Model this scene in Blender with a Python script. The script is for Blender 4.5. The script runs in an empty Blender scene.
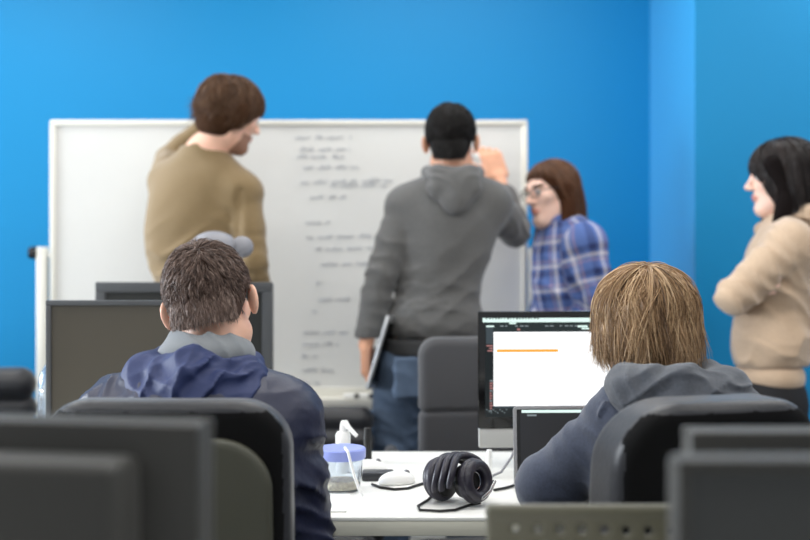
import bpy, bmesh, math, random
import numpy as np
from mathutils import Vector, Matrix

# ------------------------------------------------------------------ measures
FPX = 1125.0            # 50 mm lens on a 36 mm wide sensor, 810 px wide
CAMZ = 1.235            # eye height of the photographer
HZ = 262.0              # row of the horizon
def P(px, py, Y):
    """photo measure at depth Y -> metres"""
    return np.array([(px - 405.0) / FPX * Y, Y, CAMZ - (py - HZ) / FPX * Y])
V = lambda *a: np.array(a, dtype=float)
def unit(v):
    v = np.asarray(v, float); return v / (np.linalg.norm(v) + 1e-12)
SC = bpy.context.scene
COL = SC.collection
rng = np.random.default_rng(7)

# ------------------------------------------------------------------ materials
def lin(c):
    if isinstance(c, str):
        c = c.lstrip('#'); c = [int(c[i:i + 2], 16) for i in (0, 2, 4)]
    return tuple((x / 255 / 12.92) if x / 255 <= .04045 else ((x / 255 + .055) / 1.055) ** 2.4 for x in c) + (1.0,)
MATS = {}
def mat(name, color, rough=.5, metal=0.0, spec=.5, bump=None, vary=None, crumple=None, coat=0.0, sheen=0.0, trans=0.0, ior=1.45, alpha=1.0, emit=None, estr=1.0, stretch=None):
    """principled material; bump=(scale, strength, distance); vary=(scale, amount)"""
    m = bpy.data.materials.new(name); m.use_nodes = True
    nt = m.node_tree; b = nt.nodes['Principled BSDF']
    b.inputs['Base Color'].default_value = lin(color)
    b.inputs['Roughness'].default_value = rough
    b.inputs['Metallic'].default_value = metal
    b.inputs['Specular IOR Level'].default_value = spec
    b.inputs['Coat Weight'].default_value = coat
    b.inputs['Sheen Weight'].default_value = sheen
    b.inputs['Transmission Weight'].default_value = trans
    b.inputs['IOR'].default_value = ior
    b.inputs['Alpha'].default_value = alpha
    if emit is not None:
        b.inputs['Emission Color'].default_value = lin(emit)
        b.inputs['Emission Strength'].default_value = estr
    tc = nt.nodes.new('ShaderNodeTexCoord')
    src = tc.outputs['Object']
    if stretch:
        mp = nt.nodes.new('ShaderNodeMapping'); mp.inputs['Scale'].default_value = stretch
        nt.links.new(src, mp.inputs['Vector']); src = mp.outputs['Vector']
    if vary:
        n = nt.nodes.new('ShaderNodeTexNoise'); n.inputs['Scale'].default_value = vary[0]; n.inputs['Detail'].default_value = 4
        nt.links.new(src, n.inputs['Vector'])
        r = nt.nodes.new('ShaderNodeValToRGB')
        c = lin(color); a = vary[1]
        r.color_ramp.elements[0].position = .3; r.color_ramp.elements[1].position = .7
        r.color_ramp.elements[0].color = tuple(max(0, x * (1 - a)) for x in c[:3]) + (1,)
        r.color_ramp.elements[1].color = tuple(min(1, x * (1 + a)) for x in c[:3]) + (1,)
        nt.links.new(n.outputs['Fac'], r.inputs['Fac']); nt.links.new(r.outputs['Color'], b.inputs['Base Color'])
    if bump:
        n = nt.nodes.new('ShaderNodeTexNoise'); n.inputs['Scale'].default_value = bump[0]; n.inputs['Detail'].default_value = 3
        nt.links.new(src, n.inputs['Vector'])
        bp = nt.nodes.new('ShaderNodeBump'); bp.inputs['Strength'].default_value = bump[1]; bp.inputs['Distance'].default_value = bump[2]
        nt.links.new(n.outputs['Fac'], bp.inputs['Height']); nt.links.new(bp.outputs['Normal'], b.inputs['Normal'])
    if crumple:
        n2 = nt.nodes.new('ShaderNodeTexNoise'); n2.noise_type = 'RIDGED_MULTIFRACTAL'; n2.inputs['Scale'].default_value = crumple[0]; n2.inputs['Detail'].default_value = 2.5; n2.inputs['Distortion'].default_value = .6
        nt.links.new(src, n2.inputs['Vector'])
        b2 = nt.nodes.new('ShaderNodeBump'); b2.inputs['Strength'].default_value = crumple[1]; b2.inputs['Distance'].default_value = crumple[2]
        nt.links.new(n2.outputs['Fac'], b2.inputs['Height'])
        if bump: nt.links.new(b2.outputs['Normal'], bp.inputs['Normal'])
        else: nt.links.new(b2.outputs['Normal'], b.inputs['Normal'])
    MATS[name] = m
    return m

# ------------------------------------------------------------------ linking
def tag(o, label=None, cat=None, group=None, kind=None):
    if label: o['label'] = label
    if cat: o['category'] = cat
    if group: o['group'] = group
    if kind: o['kind'] = kind
    return o
def empty(name, loc=(0, 0, 0), rz=0.0, label=None, cat=None, group=None):
    o = bpy.data.objects.new(name, None); COL.objects.link(o)
    o.location = loc; o.rotation_euler = (0, 0, rz); o.empty_display_size = .05
    return tag(o, label, cat, group)
def link(name, me, mats, parent=None, loc=(0, 0, 0), smooth=True):
    o = bpy.data.objects.new(name, me); COL.objects.link(o); o.location = loc
    if not isinstance(mats, (list, tuple)): mats = [mats]
    for m in mats: me.materials.append(m)
    if smooth and len(me.polygons): me.polygons.foreach_set('use_smooth', np.ones(len(me.polygons), bool))
    if parent is not None: o.parent = parent
    return o
def raw_mesh(name, v, f, midx=None):
    """v (n,3), f (m,k) all the same k"""
    me = bpy.data.meshes.new(name)
    v = np.ascontiguousarray(v, np.float32); f = np.ascontiguousarray(f, np.int32); k = f.shape[1]
    me.vertices.add(len(v)); me.vertices.foreach_set('co', v.ravel())
    me.loops.add(f.size); me.loops.foreach_set('vertex_index', f.ravel())
    me.polygons.add(len(f)); me.polygons.foreach_set('loop_start', np.arange(len(f), dtype=np.int32) * k)
    if midx is not None: me.polygons.foreach_set('material_index', np.ascontiguousarray(midx, np.int32))
    me.update(calc_edges=True); me.validate()
    return me

# ------------------------------------------------------------------ hard-surface builder
class MB:
    """collects shapes into one mesh"""
    def __init__(s): s.bm = bmesh.new(); s.mi = 0
    def _fin(s, verts, M, smooth=False):
        bmesh.ops.transform(s.bm, matrix=M, verts=verts)
        for f in {f for v in verts for f in v.link_faces}: f.material_index = s.mi; f.smooth = smooth
    def box(s, c, size, bev=0.0, rot=None, seg=2):
        r = bmesh.ops.create_cube(s.bm, size=1.0); vs = r['verts']
        bmesh.ops.scale(s.bm, vec=size, verts=vs)
        if bev > 0:
            es = list({e for v in vs for e in v.link_edges})
            g = bmesh.ops.bevel(s.bm, geom=es, offset=min(bev, min(size) * .49), segments=seg, affect='EDGES', profile=.5)
            vs = list({v for f in g['faces'] for v in f.verts} | {v for v in vs if v.is_valid})
        M = Matrix.Translation(c) @ (rot.to_4x4() if rot is not None else Matrix.Identity(4))
        s._fin(vs, M); return s
    def cyl(s, a, b, r1, r2=None, seg=24, caps=True):
        a, b = Vector(a), Vector(b); d = b - a
        r = bmesh.ops.create_cone(s.bm, cap_ends=caps, segments=seg, radius1=r1, radius2=r1 if r2 is None else r2, depth=d.length)
        q = Vector((0, 0, 1)).rotation_difference(d.normalized())
        s._fin(r['verts'], Matrix.Translation((a + b) / 2) @ q.to_matrix().to_4x4()); return s
    def sph(s, c, r, sc=(1, 1, 1), seg=20):
        g = bmesh.ops.create_uvsphere(s.bm, u_segments=seg, v_segments=seg // 2, radius=r)
        s._fin(g['verts'], Matrix.Translation(c) @ Matrix.Diagonal((*sc, 1)), True); return s
    def lathe(s, prof, c=(0, 0, 0), seg=32, R=None):
        """prof [(r, z)...] about the z axis"""
        rings = []
        for r, z in prof:
            rings.append([s.bm.verts.new((r * math.cos(t), r * math.sin(t), z)) for t in (2 * math.pi * i / seg for i in range(seg))])
        for a, b in zip(rings, rings[1:]):
            for i in range(seg):
                j = (i + 1) % seg
                s.bm.faces.new((a[i], a[j], b[j], b[i]))
        for rg, z in ((rings[0], True), (rings[-1], False)):
            try: s.bm.faces.new(rg[::-1] if z else rg)
            except ValueError: pass
        vs = [v for rg in rings for v in rg]
        s._fin(vs, Matrix.Translation(c) @ (R.to_4x4() if R is not None else Matrix.Identity(4)), True); return s
    def tube(s, pts, r, seg=10, closed=False):
        pts = [Vector(p) for p in pts]; n = len(pts); rings = []; up = None
        for i, p in enumerate(pts):
            if closed: t = (pts[(i + 1) % n] - pts[i - 1]).normalized()
            else: t = (pts[min(i + 1, n - 1)] - pts[max(i - 1, 0)]).normalized()
            if up is None: up = t.orthogonal().normalized()
            up = (up - t * up.dot(t)).normalized(); w = t.cross(up)
            rr = r[i] if isinstance(r, (list, tuple, np.ndarray)) else r
            rings.append([s.bm.verts.new(p + (up * math.cos(a) + w * math.sin(a)) * rr) for a in (2 * math.pi * k / seg for k in range(seg))])
        pairs = list(zip(rings, rings[1:])) + ([(rings[-1], rings[0])] if closed else [])
        for a, b in pairs:
            for i in range(seg):
                f = s.bm.faces.new((a[i], a[(i + 1) % seg], b[(i + 1) % seg], b[i])); f.smooth = True; f.material_index = s.mi
        if not closed:
            for rg in (rings[0][::-1], rings[-1]):
                f = s.bm.faces.new(rg); f.material_index = s.mi
        return s
    def quad(s, pts):
        f = s.bm.faces.new([s.bm.verts.new(p) for p in pts]); f.material_index = s.mi; return s
    def prism(s, outline, axis_vec, bev=0.0):
        """outline: list of 3d points of a planar face, pushed along axis_vec"""
        vs = [s.bm.verts.new(p) for p in outline]; f = s.bm.faces.new(vs); f.material_index = s.mi
        g = bmesh.ops.extrude_face_region(s.bm, geom=[f]); nv = [x for x in g['geom'] if isinstance(x, bmesh.types.BMVert)]
        bmesh.ops.translate(s.bm, vec=axis_vec, verts=nv)
        for x in {q for v in nv + vs for q in v.link_faces}: x.material_index = s.mi
        return s
    def build(s, name, mats, parent=None, loc=(0, 0, 0), autosmooth=True):
        bmesh.ops.recalc_face_normals(s.bm, faces=s.bm.faces)
        me = bpy.data.meshes.new(name); s.bm.to_mesh(me); s.bm.free()
        o = link(name, me, mats, parent, loc, smooth=False)
        if autosmooth:
            me.polygons.foreach_set('use_smooth', np.ones(len(me.polygons), bool))
            me.set_sharp_from_angle(angle=math.radians(38))
        return o

# ------------------------------------------------------------------ signed-distance sculpting
def smin(a, b, k):
    if k <= 0: return np.minimum(a, b)
    h = np.maximum(k - np.abs(a - b), 0) / k
    return np.minimum(a, b) - h * h * k * .25
class Sdf:
    def __init__(s): s.ops = []; s.lo = np.full(3, 1e9); s.hi = np.full(3, -1e9); s.fr = None; s.disp = []; s.k = .02
    def frame(s, c=None, R=None): s.fr = None if c is None else (np.asarray(c, float), np.asarray(R, float)); return s
    def pt(s, p):
        p = np.asarray(p, float)
        return p if s.fr is None else s.fr[1] @ p + s.fr[0]
    def grow(s, p, r): s.lo = np.minimum(s.lo, p - r); s.hi = np.maximum(s.hi, p + r)
    def add(s, f, k, op): s.ops.append((op, f, s.k if k is None else k)); return s
    def cap(s, a, b, ra, rb=None, k=None, op='u'):
        a, b = s.pt(a).astype(np.float32), s.pt(b).astype(np.float32); rb = ra if rb is None else rb
        ba = b - a; L = float(ba @ ba) + 1e-12
        if op == 'u': s.grow(a, ra); s.grow(b, rb)
        def f(p):
            t = np.clip(((p - a) @ ba) / L, 0, 1)
            q = p - a - t[:, None] * ba
            return np.sqrt((q * q).sum(1)) - (ra + (rb - ra) * t)
        return s.add(f, k, op)
    def ell(s, c, r, R=None, k=None, op='u'):
        c = s.pt(c).astype(np.float32); r = np.asarray(r, np.float32)
        R = np.eye(3) if R is None else np.asarray(R, float)
        if s.fr is not None: R = s.fr[1] @ R
        R = R.astype(np.float32)
        if op == 'u': s.grow(c, float(max(r)))
        def f(p):
            q = (p - c) @ R
            k0 = np.sqrt(((q / r) ** 2).sum(1)); k1 = np.sqrt(((q / (r * r)) ** 2).sum(1)) + 1e-9
            return k0 * (k0 - 1) / k1
        return s.add(f, k, op)
    def box(s, c, h, R=None, rd=.01, k=None, op='u'):
        c = s.pt(c).astype(np.float32); h = np.asarray(h, np.float32) - rd
        R = np.eye(3) if R is None else np.asarray(R, float)
        if s.fr is not None: R = s.fr[1] @ R
        R = R.astype(np.float32)
        if op == 'u': s.grow(c, float(np.linalg.norm(h)) + rd)
        def f(p):
            q = np.abs((p - c) @ R) - h
            return np.sqrt((np.maximum(q, 0) ** 2).sum(1)) + np.minimum(q.max(1), 0) - rd
        return s.add(f, k, op)
    def cut(s, p, n, k=.004):
        """keep the side that n points away from"""
        p = s.pt(p).astype(np.float32); n = unit(n if s.fr is None else s.fr[1] @ np.asarray(n, float)).astype(np.float32)
        return s.add(lambda q: (q - p) @ n, k, 'i')
    def val(s, p, disp=True):
        d = None
        for op, f, k in s.ops:
            e = f(p)
            if d is None: d = e
            elif op == 'u': d = smin(d, e, k)
            elif op == 's': d = -smin(-d, e, k)
            else: d = -smin(-d, -e, k)
        if disp:
            for g in s.disp: d = d + g(p)
        return d.astype(np.float32)
    def mesh(s, name, vox, mat_fn=None):
        pad = vox * 3 + .012; lo = s.lo - pad; B = 8
        n = np.ceil((s.hi + pad - lo) / vox / B).astype(int); N = n * B
        bc = np.stack(np.meshgrid(*[np.arange(x) for x in n], indexing='ij'), -1).reshape(-1, 3)
        cen = (lo + (bc * B + B / 2) * vox).astype(np.float32)
        dc = s.val(cen, False)
        act = np.abs(dc) < vox * B * 1.75 + .02
        D = np.repeat(np.repeat(np.repeat(dc.reshape(n), B, 0), B, 1), B, 2)
        ab = bc[act]
        loc = np.stack(np.meshgrid(*[np.arange(B)] * 3, indexing='ij'), -1).reshape(-1, 3)
        for i in range(0, len(ab), 1500):
            idx = (ab[i:i + 1500, None] * B + loc[None]).reshape(-1, 3)
            D[idx[:, 0], idx[:, 1], idx[:, 2]] = s.val((lo + idx * vox).astype(np.float32))
        v, f = surface_nets(D); v = v * vox + lo
        me = raw_mesh(name, v, f, None if mat_fn is None else mat_fn(v[f].mean(1)))
        return me
def surface_nets(D):
    S = D < 0; nx, ny, nz = D.shape
    c = [(i, j, k) for i in (0, 1) for j in (0, 1) for k in (0, 1)]
    cnt = np.zeros((nx - 1, ny - 1, nz - 1), np.int8)
    for i, j, k in c: cnt += S[i:nx - 1 + i, j:ny - 1 + j, k:nz - 1 + k]
    cells = np.argwhere((cnt > 0) & (cnt < 8))
    vals = np.stack([D[cells[:, 0] + i, cells[:, 1] + j, cells[:, 2] + k] for i, j, k in c], 1)
    pos = np.zeros((len(cells), 3)); num = np.zeros(len(cells))
    C = np.array(c, float)
    for a in range(8):
        for b in range(a + 1, 8):
            if np.abs(C[a] - C[b]).sum() != 1: continue
            va, vb = vals[:, a], vals[:, b]; m = (va < 0) != (vb < 0)
            t = np.where(m, va / np.where(m, va - vb, 1), 0)
            pos += np.where(m[:, None], C[a] + t[:, None] * (C[b] - C[a]), 0); num += m
    v = cells + pos / num[:, None]
    idx = np.full(cnt.shape, -1, np.int32); idx[cells[:, 0], cells[:, 1], cells[:, 2]] = np.arange(len(cells))
    F = []
    for ax in range(3):
        sl0 = [slice(None)] * 3; sl1 = [slice(None)] * 3; sl0[ax] = slice(0, -1); sl1[ax] = slice(1, None)
        E = np.argwhere(S[tuple(sl0)] != S[tuple(sl1)])
        u, w = (ax + 1) % 3, (ax + 2) % 3
        ok = (E[:, u] > 0) & (E[:, w] > 0) & (E[:, u] < D.shape[u] - 1) & (E[:, w] < D.shape[w] - 1); E = E[ok]
        q = []
        for du, dw in ((-1, -1), (0, -1), (0, 0), (-1, 0)):
            e = E.copy(); e[:, u] += du; e[:, w] += dw
            q.append(idx[e[:, 0], e[:, 1], e[:, 2]])
        q = np.stack(q, 1); ins = S[E[:, 0], E[:, 1], E[:, 2]]
        q[~ins] = q[~ins][:, ::-1]
        F.append(q)
    return v, np.concatenate(F)
def waves(p, d, wl, seed=0, warp=1.0):
    """soft cloth folds: ridges running across direction d"""
    r = np.random.default_rng(seed); d = unit(d).astype(np.float32)
    k1, k2 = r.normal(size=3).astype(np.float32), r.normal(size=3).astype(np.float32)
    w = np.sin(p @ (k1 * (2.2 / wl / 2)) + r.random() * 6) + .6 * np.sin(p @ (k2 * (4.0 / wl / 2)) + r.random() * 6)
    s = np.sin((p @ d) * (math.pi / wl) + warp * w + r.random() * 6)
    return -(1.25 - 2.0 * np.abs(s) ** .75) * (.65 + .35 * np.sin(p @ (k2[::-1].copy() * (1.6 / wl / 2))))
def near(p, c, r):
    q = (p - np.asarray(c, np.float32)) / r
    return np.exp(-(q * q).sum(1))
# ------------------------------------------------------------------ people
def head_rot(fwd, roll=0.0):
    f = unit(fwd); r = unit(np.cross(f, V(0, 0, 1))); u = np.cross(r, f)
    c, s = math.cos(roll), math.sin(roll)                  # + roll leans the head to its own right
    r2 = r * c - u * s; u2 = u * c + r * s
    return np.stack([r2, f, u2], 1)
def add_head(S, c, R, g=1.0, female=False):
    S.frame(c, R); k = .022
    j = .93 if female else 1.0
    S.ell((0, -.012, .035), (.076, .096, .086), k=k)
    S.ell((0, .030, -.035), (.058 * j, .060, .085), k=.03)
    S.cap((-.050 * j, .004, -.062), (-.016, .066, -.098), .019, .017, k=.03)
    S.cap((.050 * j, .004, -.062), (.016, .066, -.098), .019, .017, k=.03)
    S.ell((0, .070, -.097), (.022, .018, .016), k=.02)
    for s in (-1, 1):
        S.ell((s * .044, .057, -.014), (.021, .018, .018), k=.025)
        S.ell((s * .031, .096, .007), (.017, .012, .010), k=.012, op='s')
    S.cap((-.034, .078, .026), (.034, .078, .026), .012, k=.018)
    S.cap((0, .088, .012), (0, .109, -.022), .0075, .0105, k=.010)
    for s in (-1, 1): S.ell((s * .011, .098, -.027), (.008, .010, .007), k=.007)
    S.ell((0, .087, -.052), (.023, .012, .006), k=.007)
    S.ell((0, .086, -.063), (.020, .012, .007), k=.007)
    S.cap((-.018, .099, -.0575), (.018, .099, -.0575), .0022, k=.003, op='s')
    for s in (-1, 1):
        Re = np.array(Matrix.Rotation(s * .55, 3, 'Z')) @ np.array(Matrix.Rotation(.2, 3, 'X'))
        S.ell((s * (.077 if female else .087), -.006, -.004), (.0082, .019, .031), R=Re, k=.006)
        S.ell((s * (.085 if female else .095), .000, -.002), (.006, .010, .018), R=Re, k=.004, op='s')
    S.frame()
def hand(S, w, d, n, right, curl=.5, spread=.10, k=.005, sc=1.0, thumb=.5):
    """palm, four fingers of unequal length, thumb leaving the side of the palm"""
    d = unit(d); n = unit(n - d * (d @ n)); t = np.cross(d, n) * (1 if right else -1)
    R = np.stack([t, d, n], 1); w = np.asarray(w, float)
    S.box(w + d * .050 * sc, (.041 * sc, .050 * sc, .015 * sc), R=R, rd=.0135 * sc, k=.02)
    S.ell(w + d * .035 * sc + t * .026 * sc + n * .008, (.018 * sc, .032 * sc, .016 * sc), R=R, k=.012)
    cu = curl if isinstance(curl, (list, tuple)) else [curl, curl * 1.05, curl * 1.12, curl * 1.2]
    for i, (o, L) in enumerate(zip((.030, .010, -.010, -.029), (.072, .081, .075, .059))):
        b = w + d * (.094 - .004 * abs(i - 1)) * sc + t * o * sc; ang = 0.0; sp = (o / .03) * spread
        for fr, rr, aa in ((.45, .0092, .55), (.30, .0082, 1.0), (.25, .0072, .75)):
            ang += cu[i] * aa
            dd = unit((d * math.cos(sp) + t * math.sin(sp)) * math.cos(ang) + n * math.sin(ang))
            e = b + dd * L * fr * sc
            S.cap(b, e, rr * sc, rr * .92 * sc, k=k); b = e
    b = w + d * .030 * sc + t * .030 * sc + n * .006; ang = .15
    for L, rr, aa in ((.042, .0125, .0), (.032, .0105, .45), (.026, .0092, .5)):
        ang += thumb * aa
        dd = unit(d * (.72 + .2 * ang) + t * (.72 - .6 * ang) + n * (.25 + .55 * ang))
        e = b + dd * L * sc; S.cap(b, e, rr * sc, rr * .92 * sc, k=.006); b = e
def torso_frame(J):
    u = unit(J['neck'] - J['pelvis']); r = J['sr'] - J['sl']; r = unit(r - u * (r @ u)); f = np.cross(u, r)
    return np.stack([r, f, u], 1)
def add_torso(S, J, g=0.0, belly=0.0, w=1.0, low=True, k=.06):
    R = torso_frame(J); n, p = J['neck'], J['pelvis']; mid = lambda t: n + (p - n) * t
    S.ell(mid(.34) + R[:, 1] * .005, (.150 * w + g, .105 + g, .19 + g), R=R, k=k)
    S.ell(mid(.18), (.140 * w + g, .078 + g, .085 + g), R=R, k=k)
    S.ell(mid(.66) + R[:, 1] * belly, (.135 * w + g, .098 + g, .17 + g), R=R, k=k)
    if low: S.ell(p + R[:, 2] * .02, (.160 * w + g, .115 + g, .125 + g), R=R, k=k)
    for s in ('sl', 'sr'):
        S.cap(n + R[:, 2] * .0, J[s], .050 + g * .6, .052 + g, k=.05)
        S.cap(J[s], mid(.45) + (J[s] - mid(0.12)) * .45, .055 + g, .05 + g, k=.05)
def add_arm(S, J, s, g=0.0, r0=.050, r1=.040, r2=.029, upto=1.0, k=.02):
    a, b, c = J['s' + s], J['e' + s], J['w' + s]
    S.cap(a, a + (b - a) * .5, r0 + g, (r0 + r1) / 2 + .003 + g, k=k)
    S.cap(a + (b - a) * .5, b, (r0 + r1) / 2 + .003 + g, r1 + g, k=k)
    e = b + (c - b) * upto; q = b + (e - b) * .35
    rr = r1 + (r2 - r1) * upto
    S.cap(b, q, r1 + g, r1 * .98 + g, k=k); S.cap(q, e, r1 * .98 + g, rr + g, k=k)
def add_leg(S, J, s, g=0.0, k=.035, r=(.083, .056, .052, .038)):
    a, b, c = J['h' + s], J['k' + s], J['a' + s]
    S.cap(a, b, r[0] + g, r[1] + g, k=k)
    m = b + (c - b) * .35
    S.cap(b, m, r[1] + g, r[2] + g, k=k); S.cap(m, c, r[2] + g, r[3] + g, k=k)
def shoes(J, par, m, fw):
    for s in ('l', 'r'):
        a = J['a' + s]; f = unit(V(fw[0], fw[1], 0)); t = V(-f[1], f[0], 0); R = np.stack([t, f, V(0, 0, 1)], 1)
        S = Sdf(); z = a[2] * 0 + 0.0; b = V(a[0], a[1], 0)
        S.ell(b + f * .06 + V(0, 0, .04), (.046, .145, .045), R=R, k=.02)
        S.cap(b + V(0, 0, .05), b + V(0, 0, .10), .045, .044, k=.03)
        S.cut(V(0, 0, 0.004), V(0, 0, -1)); S.cut(b + V(0, 0, .115), V(0, 0, 1))
        part('shoe', S, .007, m, par)
def part(name, S, vox, m, par, mat_fn=None, off=None):
    me = S.mesh(name, vox, mat_fn)
    o = link(name, me, m, par)
    base = par.get('_b') if par is not None else None
    if base is not None:
        me.transform(Matrix.Translation(-Vector(base)))
    return o
def stand_legs(J, fw, hip=.085, zk=.50, spread=0.0):
    p = J['pelvis']; f = unit(V(fw[0], fw[1], 0)); r = np.cross(f, V(0, 0, 1))
    for s, g in (('l', -1), ('r', 1)):
        J['h' + s] = p + r * g * hip + V(0, 0, -.03)
        J['k' + s] = V(*(p + r * g * (hip + .01 + spread * .5) + f * .015)[:2], zk)
        J['a' + s] = V(*(p + r * g * (hip + .015 + spread) - f * .02)[:2], .085)
def sit_legs(J, seat=.45, fwd=.42, foot=.42):
    p = J['pelvis']
    for s, g in (('l', -1), ('r', 1)):
        J['h' + s] = p + V(g * .085, .03, -.005)
        J['k' + s] = V(p[0] + g * .115, p[1] + fwd, .53)
        J['a' + s] = V(p[0] + g * .12, p[1] + foot, .085)

# skin: lips, brows and stubble are regions of their own colour on one body mesh
def skin_regions(c, R, brow=True, stubble=False):
    c = np.asarray(c, float); R = np.asarray(R, float)
    def fn(fc):
        q = (fc - c) @ R; m = np.zeros(len(fc), int)
        lip = (np.abs(q[:, 0]) < .024 - np.abs(q[:, 2] + .058) * .7) & (q[:, 1] > .083) & (np.abs(q[:, 2] + .058) < .0105)
        m[lip] = 1
        if brow:
            ar = .029 - (np.abs(q[:, 0]) - .03) ** 2 * 9
            m[(np.abs(q[:, 0]) > .012) & (np.abs(q[:, 0]) < .050) & (np.abs(q[:, 2] - ar) < .0048) & (q[:, 1] > .062)] = 2
        if stubble:
            m[(q[:, 2] < -.05) & (q[:, 1] > .02) & (q[:, 2] > -.125) & (m == 0) & (q[:, 1] - q[:, 2] * .3 > .055)] = 3
            m[(np.abs(q[:, 0]) < .03) & (np.abs(q[:, 2] + .043) < .006) & (q[:, 1] > .08)] = 3
        return m
    return fn
def eyes(par, c, R, iris):
    c = np.asarray(c, float); R = np.asarray(R, float)
    for s in (-1, 1):
        b = MB(); e = c + R @ V(s * .031, .0795, .007)
        b.sph((0, 0, 0), .0125, seg=24); me_f = R @ V(s * .06, 1, 0); me_f = Vector(unit(me_f))
        for f in b.bm.faces:
            a = f.calc_center_median().normalized().dot(me_f)
            f.material_index = 2 if a > .955 else (1 if a > .84 else 0)
        b.build('eye', [MATS['eye_white'], iris, MATS['pupil']], par, Vector(e) - Vector(par['_b']))

# ---- hair: a scalp layer and many thin strands in one mesh
def strands_mesh(paths, rad, tint):
    """paths (n, m, 3) -> 3-sided tapering tubes"""
    n, m, _ = paths.shape
    t = np.gradient(paths, axis=1); t /= np.linalg.norm(t, axis=2, keepdims=True) + 1e-9
    ref = rng.normal(size=(n, 1, 3)); a = np.cross(t, ref); a /= np.linalg.norm(a, axis=2, keepdims=True) + 1e-9; b = np.cross(t, a)
    taper = np.concatenate([np.linspace(.7, 1, m // 3), np.linspace(1, .12, m - m // 3)])[None, :, None]
    r = rad[:, None, None] * taper
    ring = [paths + r * (a * math.cos(q) + b * math.sin(q)) for q in (0, 2 * math.pi / 3, 4 * math.pi / 3)]
    v = np.stack(ring, 2).reshape(-1, 3)
    i = np.arange(n)[:, None, None] * (m * 3) + np.arange(m - 1)[None, :, None] * 3
    k = np.arange(3)[None, None]; k2 = (k + 1) % 3
    f = np.stack([i + k, i + k2, i + 3 + k2, i + 3 + k], -1).reshape(-1, 4)
    return v, f, np.repeat(tint, m * 3)
def hair_part(par, cap_me, paths, rad, tint, m, name='hair'):
    vs, fs, tn = strands_mesh(paths, rad, tint)
    cv = np.empty(len(cap_me.vertices) * 3, np.float32); cap_me.vertices.foreach_get('co', cv); cv = cv.reshape(-1, 3)
    cf = np.empty(len(cap_me.polygons) * 4, np.int32); cap_me.loops.foreach_get('vertex_index', cf); cf = cf.reshape(-1, 4)
    v = np.concatenate([cv, vs]) - np.array(par['_b']); f = np.concatenate([cf, fs + len(cv)])
    me = raw_mesh(name, v, f, np.concatenate([np.ones(len(cf), int), np.zeros(len(fs), int)]))
    at = me.attributes.new('tint', 'FLOAT', 'POINT'); at.data.foreach_set('value', np.concatenate([np.full(len(cv), .35), tn]).astype(np.float32))
    bpy.data.meshes.remove(cap_me)
    return link(name, me, [m, MATS[m.name + '_scalp']], par)
def hair_mat(name, dark, mid, light, rough=.42):
    m = mat(name, mid, rough, spec=.4); nt = m.node_tree; b = nt.nodes['Principled BSDF']
    a = nt.nodes.new('ShaderNodeAttribute'); a.attribute_name = 'tint'
    r = nt.nodes.new('ShaderNodeValToRGB'); e = r.color_ramp.elements
    e[0].position = .0; e[0].color = lin(dark); e[1].position = 1.0; e[1].color = lin(light); x = e.new(.5); x.color = lin(mid)
    nt.links.new(a.outputs['Fac'], r.inputs['Fac']); nt.links.new(r.outputs['Color'], b.inputs['Base Color'])
    mat(name + '_scalp', tuple(d * .65 + q * .35 for d, q in zip(dark, mid)), .9, spec=.1, bump=(260, .8, .003), stretch=(1, 1, .15))
    return m
def comb(n, region, flow, steps, length, grav, ellr, ellc=(0, -.012, .035), lift=(.002, .012), colliders=(), down=(0, 0, -1), jitter=.25, curl_in=0.0, hang=-.15, face=None, flare=0.0, rag=.82, seed=1, clumps=0, clump=.0):
    """strands in head space: root on the scalp, run along flow, fall, stay outside the head"""
    g = np.random.default_rng(seed); pts = []
    while len(pts) < n:
        q = g.normal(size=(n * 4, 3)); q /= np.linalg.norm(q, axis=1, keepdims=True)
        q = q[region(q)]; pts.extend(q.tolist())
    q = np.array(pts[:n]); er = np.array(ellr); ec = np.array(ellc)
    p = ec + q * er; h = g.uniform(lift[0], lift[1], n); L = length(q) * g.uniform(rag, 1.08, n)
    out = [p.copy()]; st = L / (steps - 1); jit = g.normal(size=(n, 3)) * jitter
    d = None; dn = np.array(down, float)
    if clumps:
        cc = q[g.integers(0, n, clumps)]; own = ((q[:, None] - cc[None]) ** 2).sum(2).argmin(1)
        cj = g.normal(size=(clumps, 3)) * jitter; jit = jit * .45 + cj[own]; h = h * .6 + (g.uniform(lift[0], lift[1], clumps))[own] * .4
    for i in range(steps - 1):
        t = i / (steps - 2 + 1e-9); tn_ = (i + 1) / (steps - 1)
        cu = (p - ec) / er; cu /= np.linalg.norm(cu, axis=1, keepdims=True)
        nrm = cu / er; nrm /= np.linalg.norm(nrm, axis=1, keepdims=True)
        hug = np.clip((cu[:, 2] - hang) / .25, 0, 1)[:, None]
        f = flow(cu, p) + jit
        f = f - nrm * (f * nrm).sum(1, keepdims=True)
        w = np.clip(grav * t * (1 - hug * .6) + (1 - hug) * .5 * grav, 0, 1)
        dd = f * (1 - w) + dn * w + jit * .35 - nrm * curl_in * max(0, t - .5) * (1 - hug)
        d = dd if d is None else d * .35 + dd * .65
        d = d / (np.linalg.norm(d, axis=1, keepdims=True) + 1e-9)
        p = p + d * st[:, None]
        rr = np.linalg.norm((p - ec) / er, axis=1); lim = 1 + h * min(1, tn_ * 1.6 + .1) / er.mean()
        tgt = np.where(rr < lim, lim, rr + (lim - rr) * .85 * hug[:, 0]); p = ec + (p - ec) * (tgt / rr)[:, None]
        if flare: p = p + (jit + np.array([0, 0, .0])) * flare * t * t * (1 - hug) * 2
        if face: p[:, 1] = np.minimum(p[:, 1], face(p[:, 2]) + h * .5)
        for cc_, cr_ in colliders:
            e = (p - np.array(cc_)) / np.array(cr_); r2 = np.linalg.norm(e, axis=1)
            p = np.where((r2 < 1)[:, None], np.array(cc_) + e / r2[:, None] * np.array(cr_), p)
        out.append(p.copy())
    return np.stack(out, 1)
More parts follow.
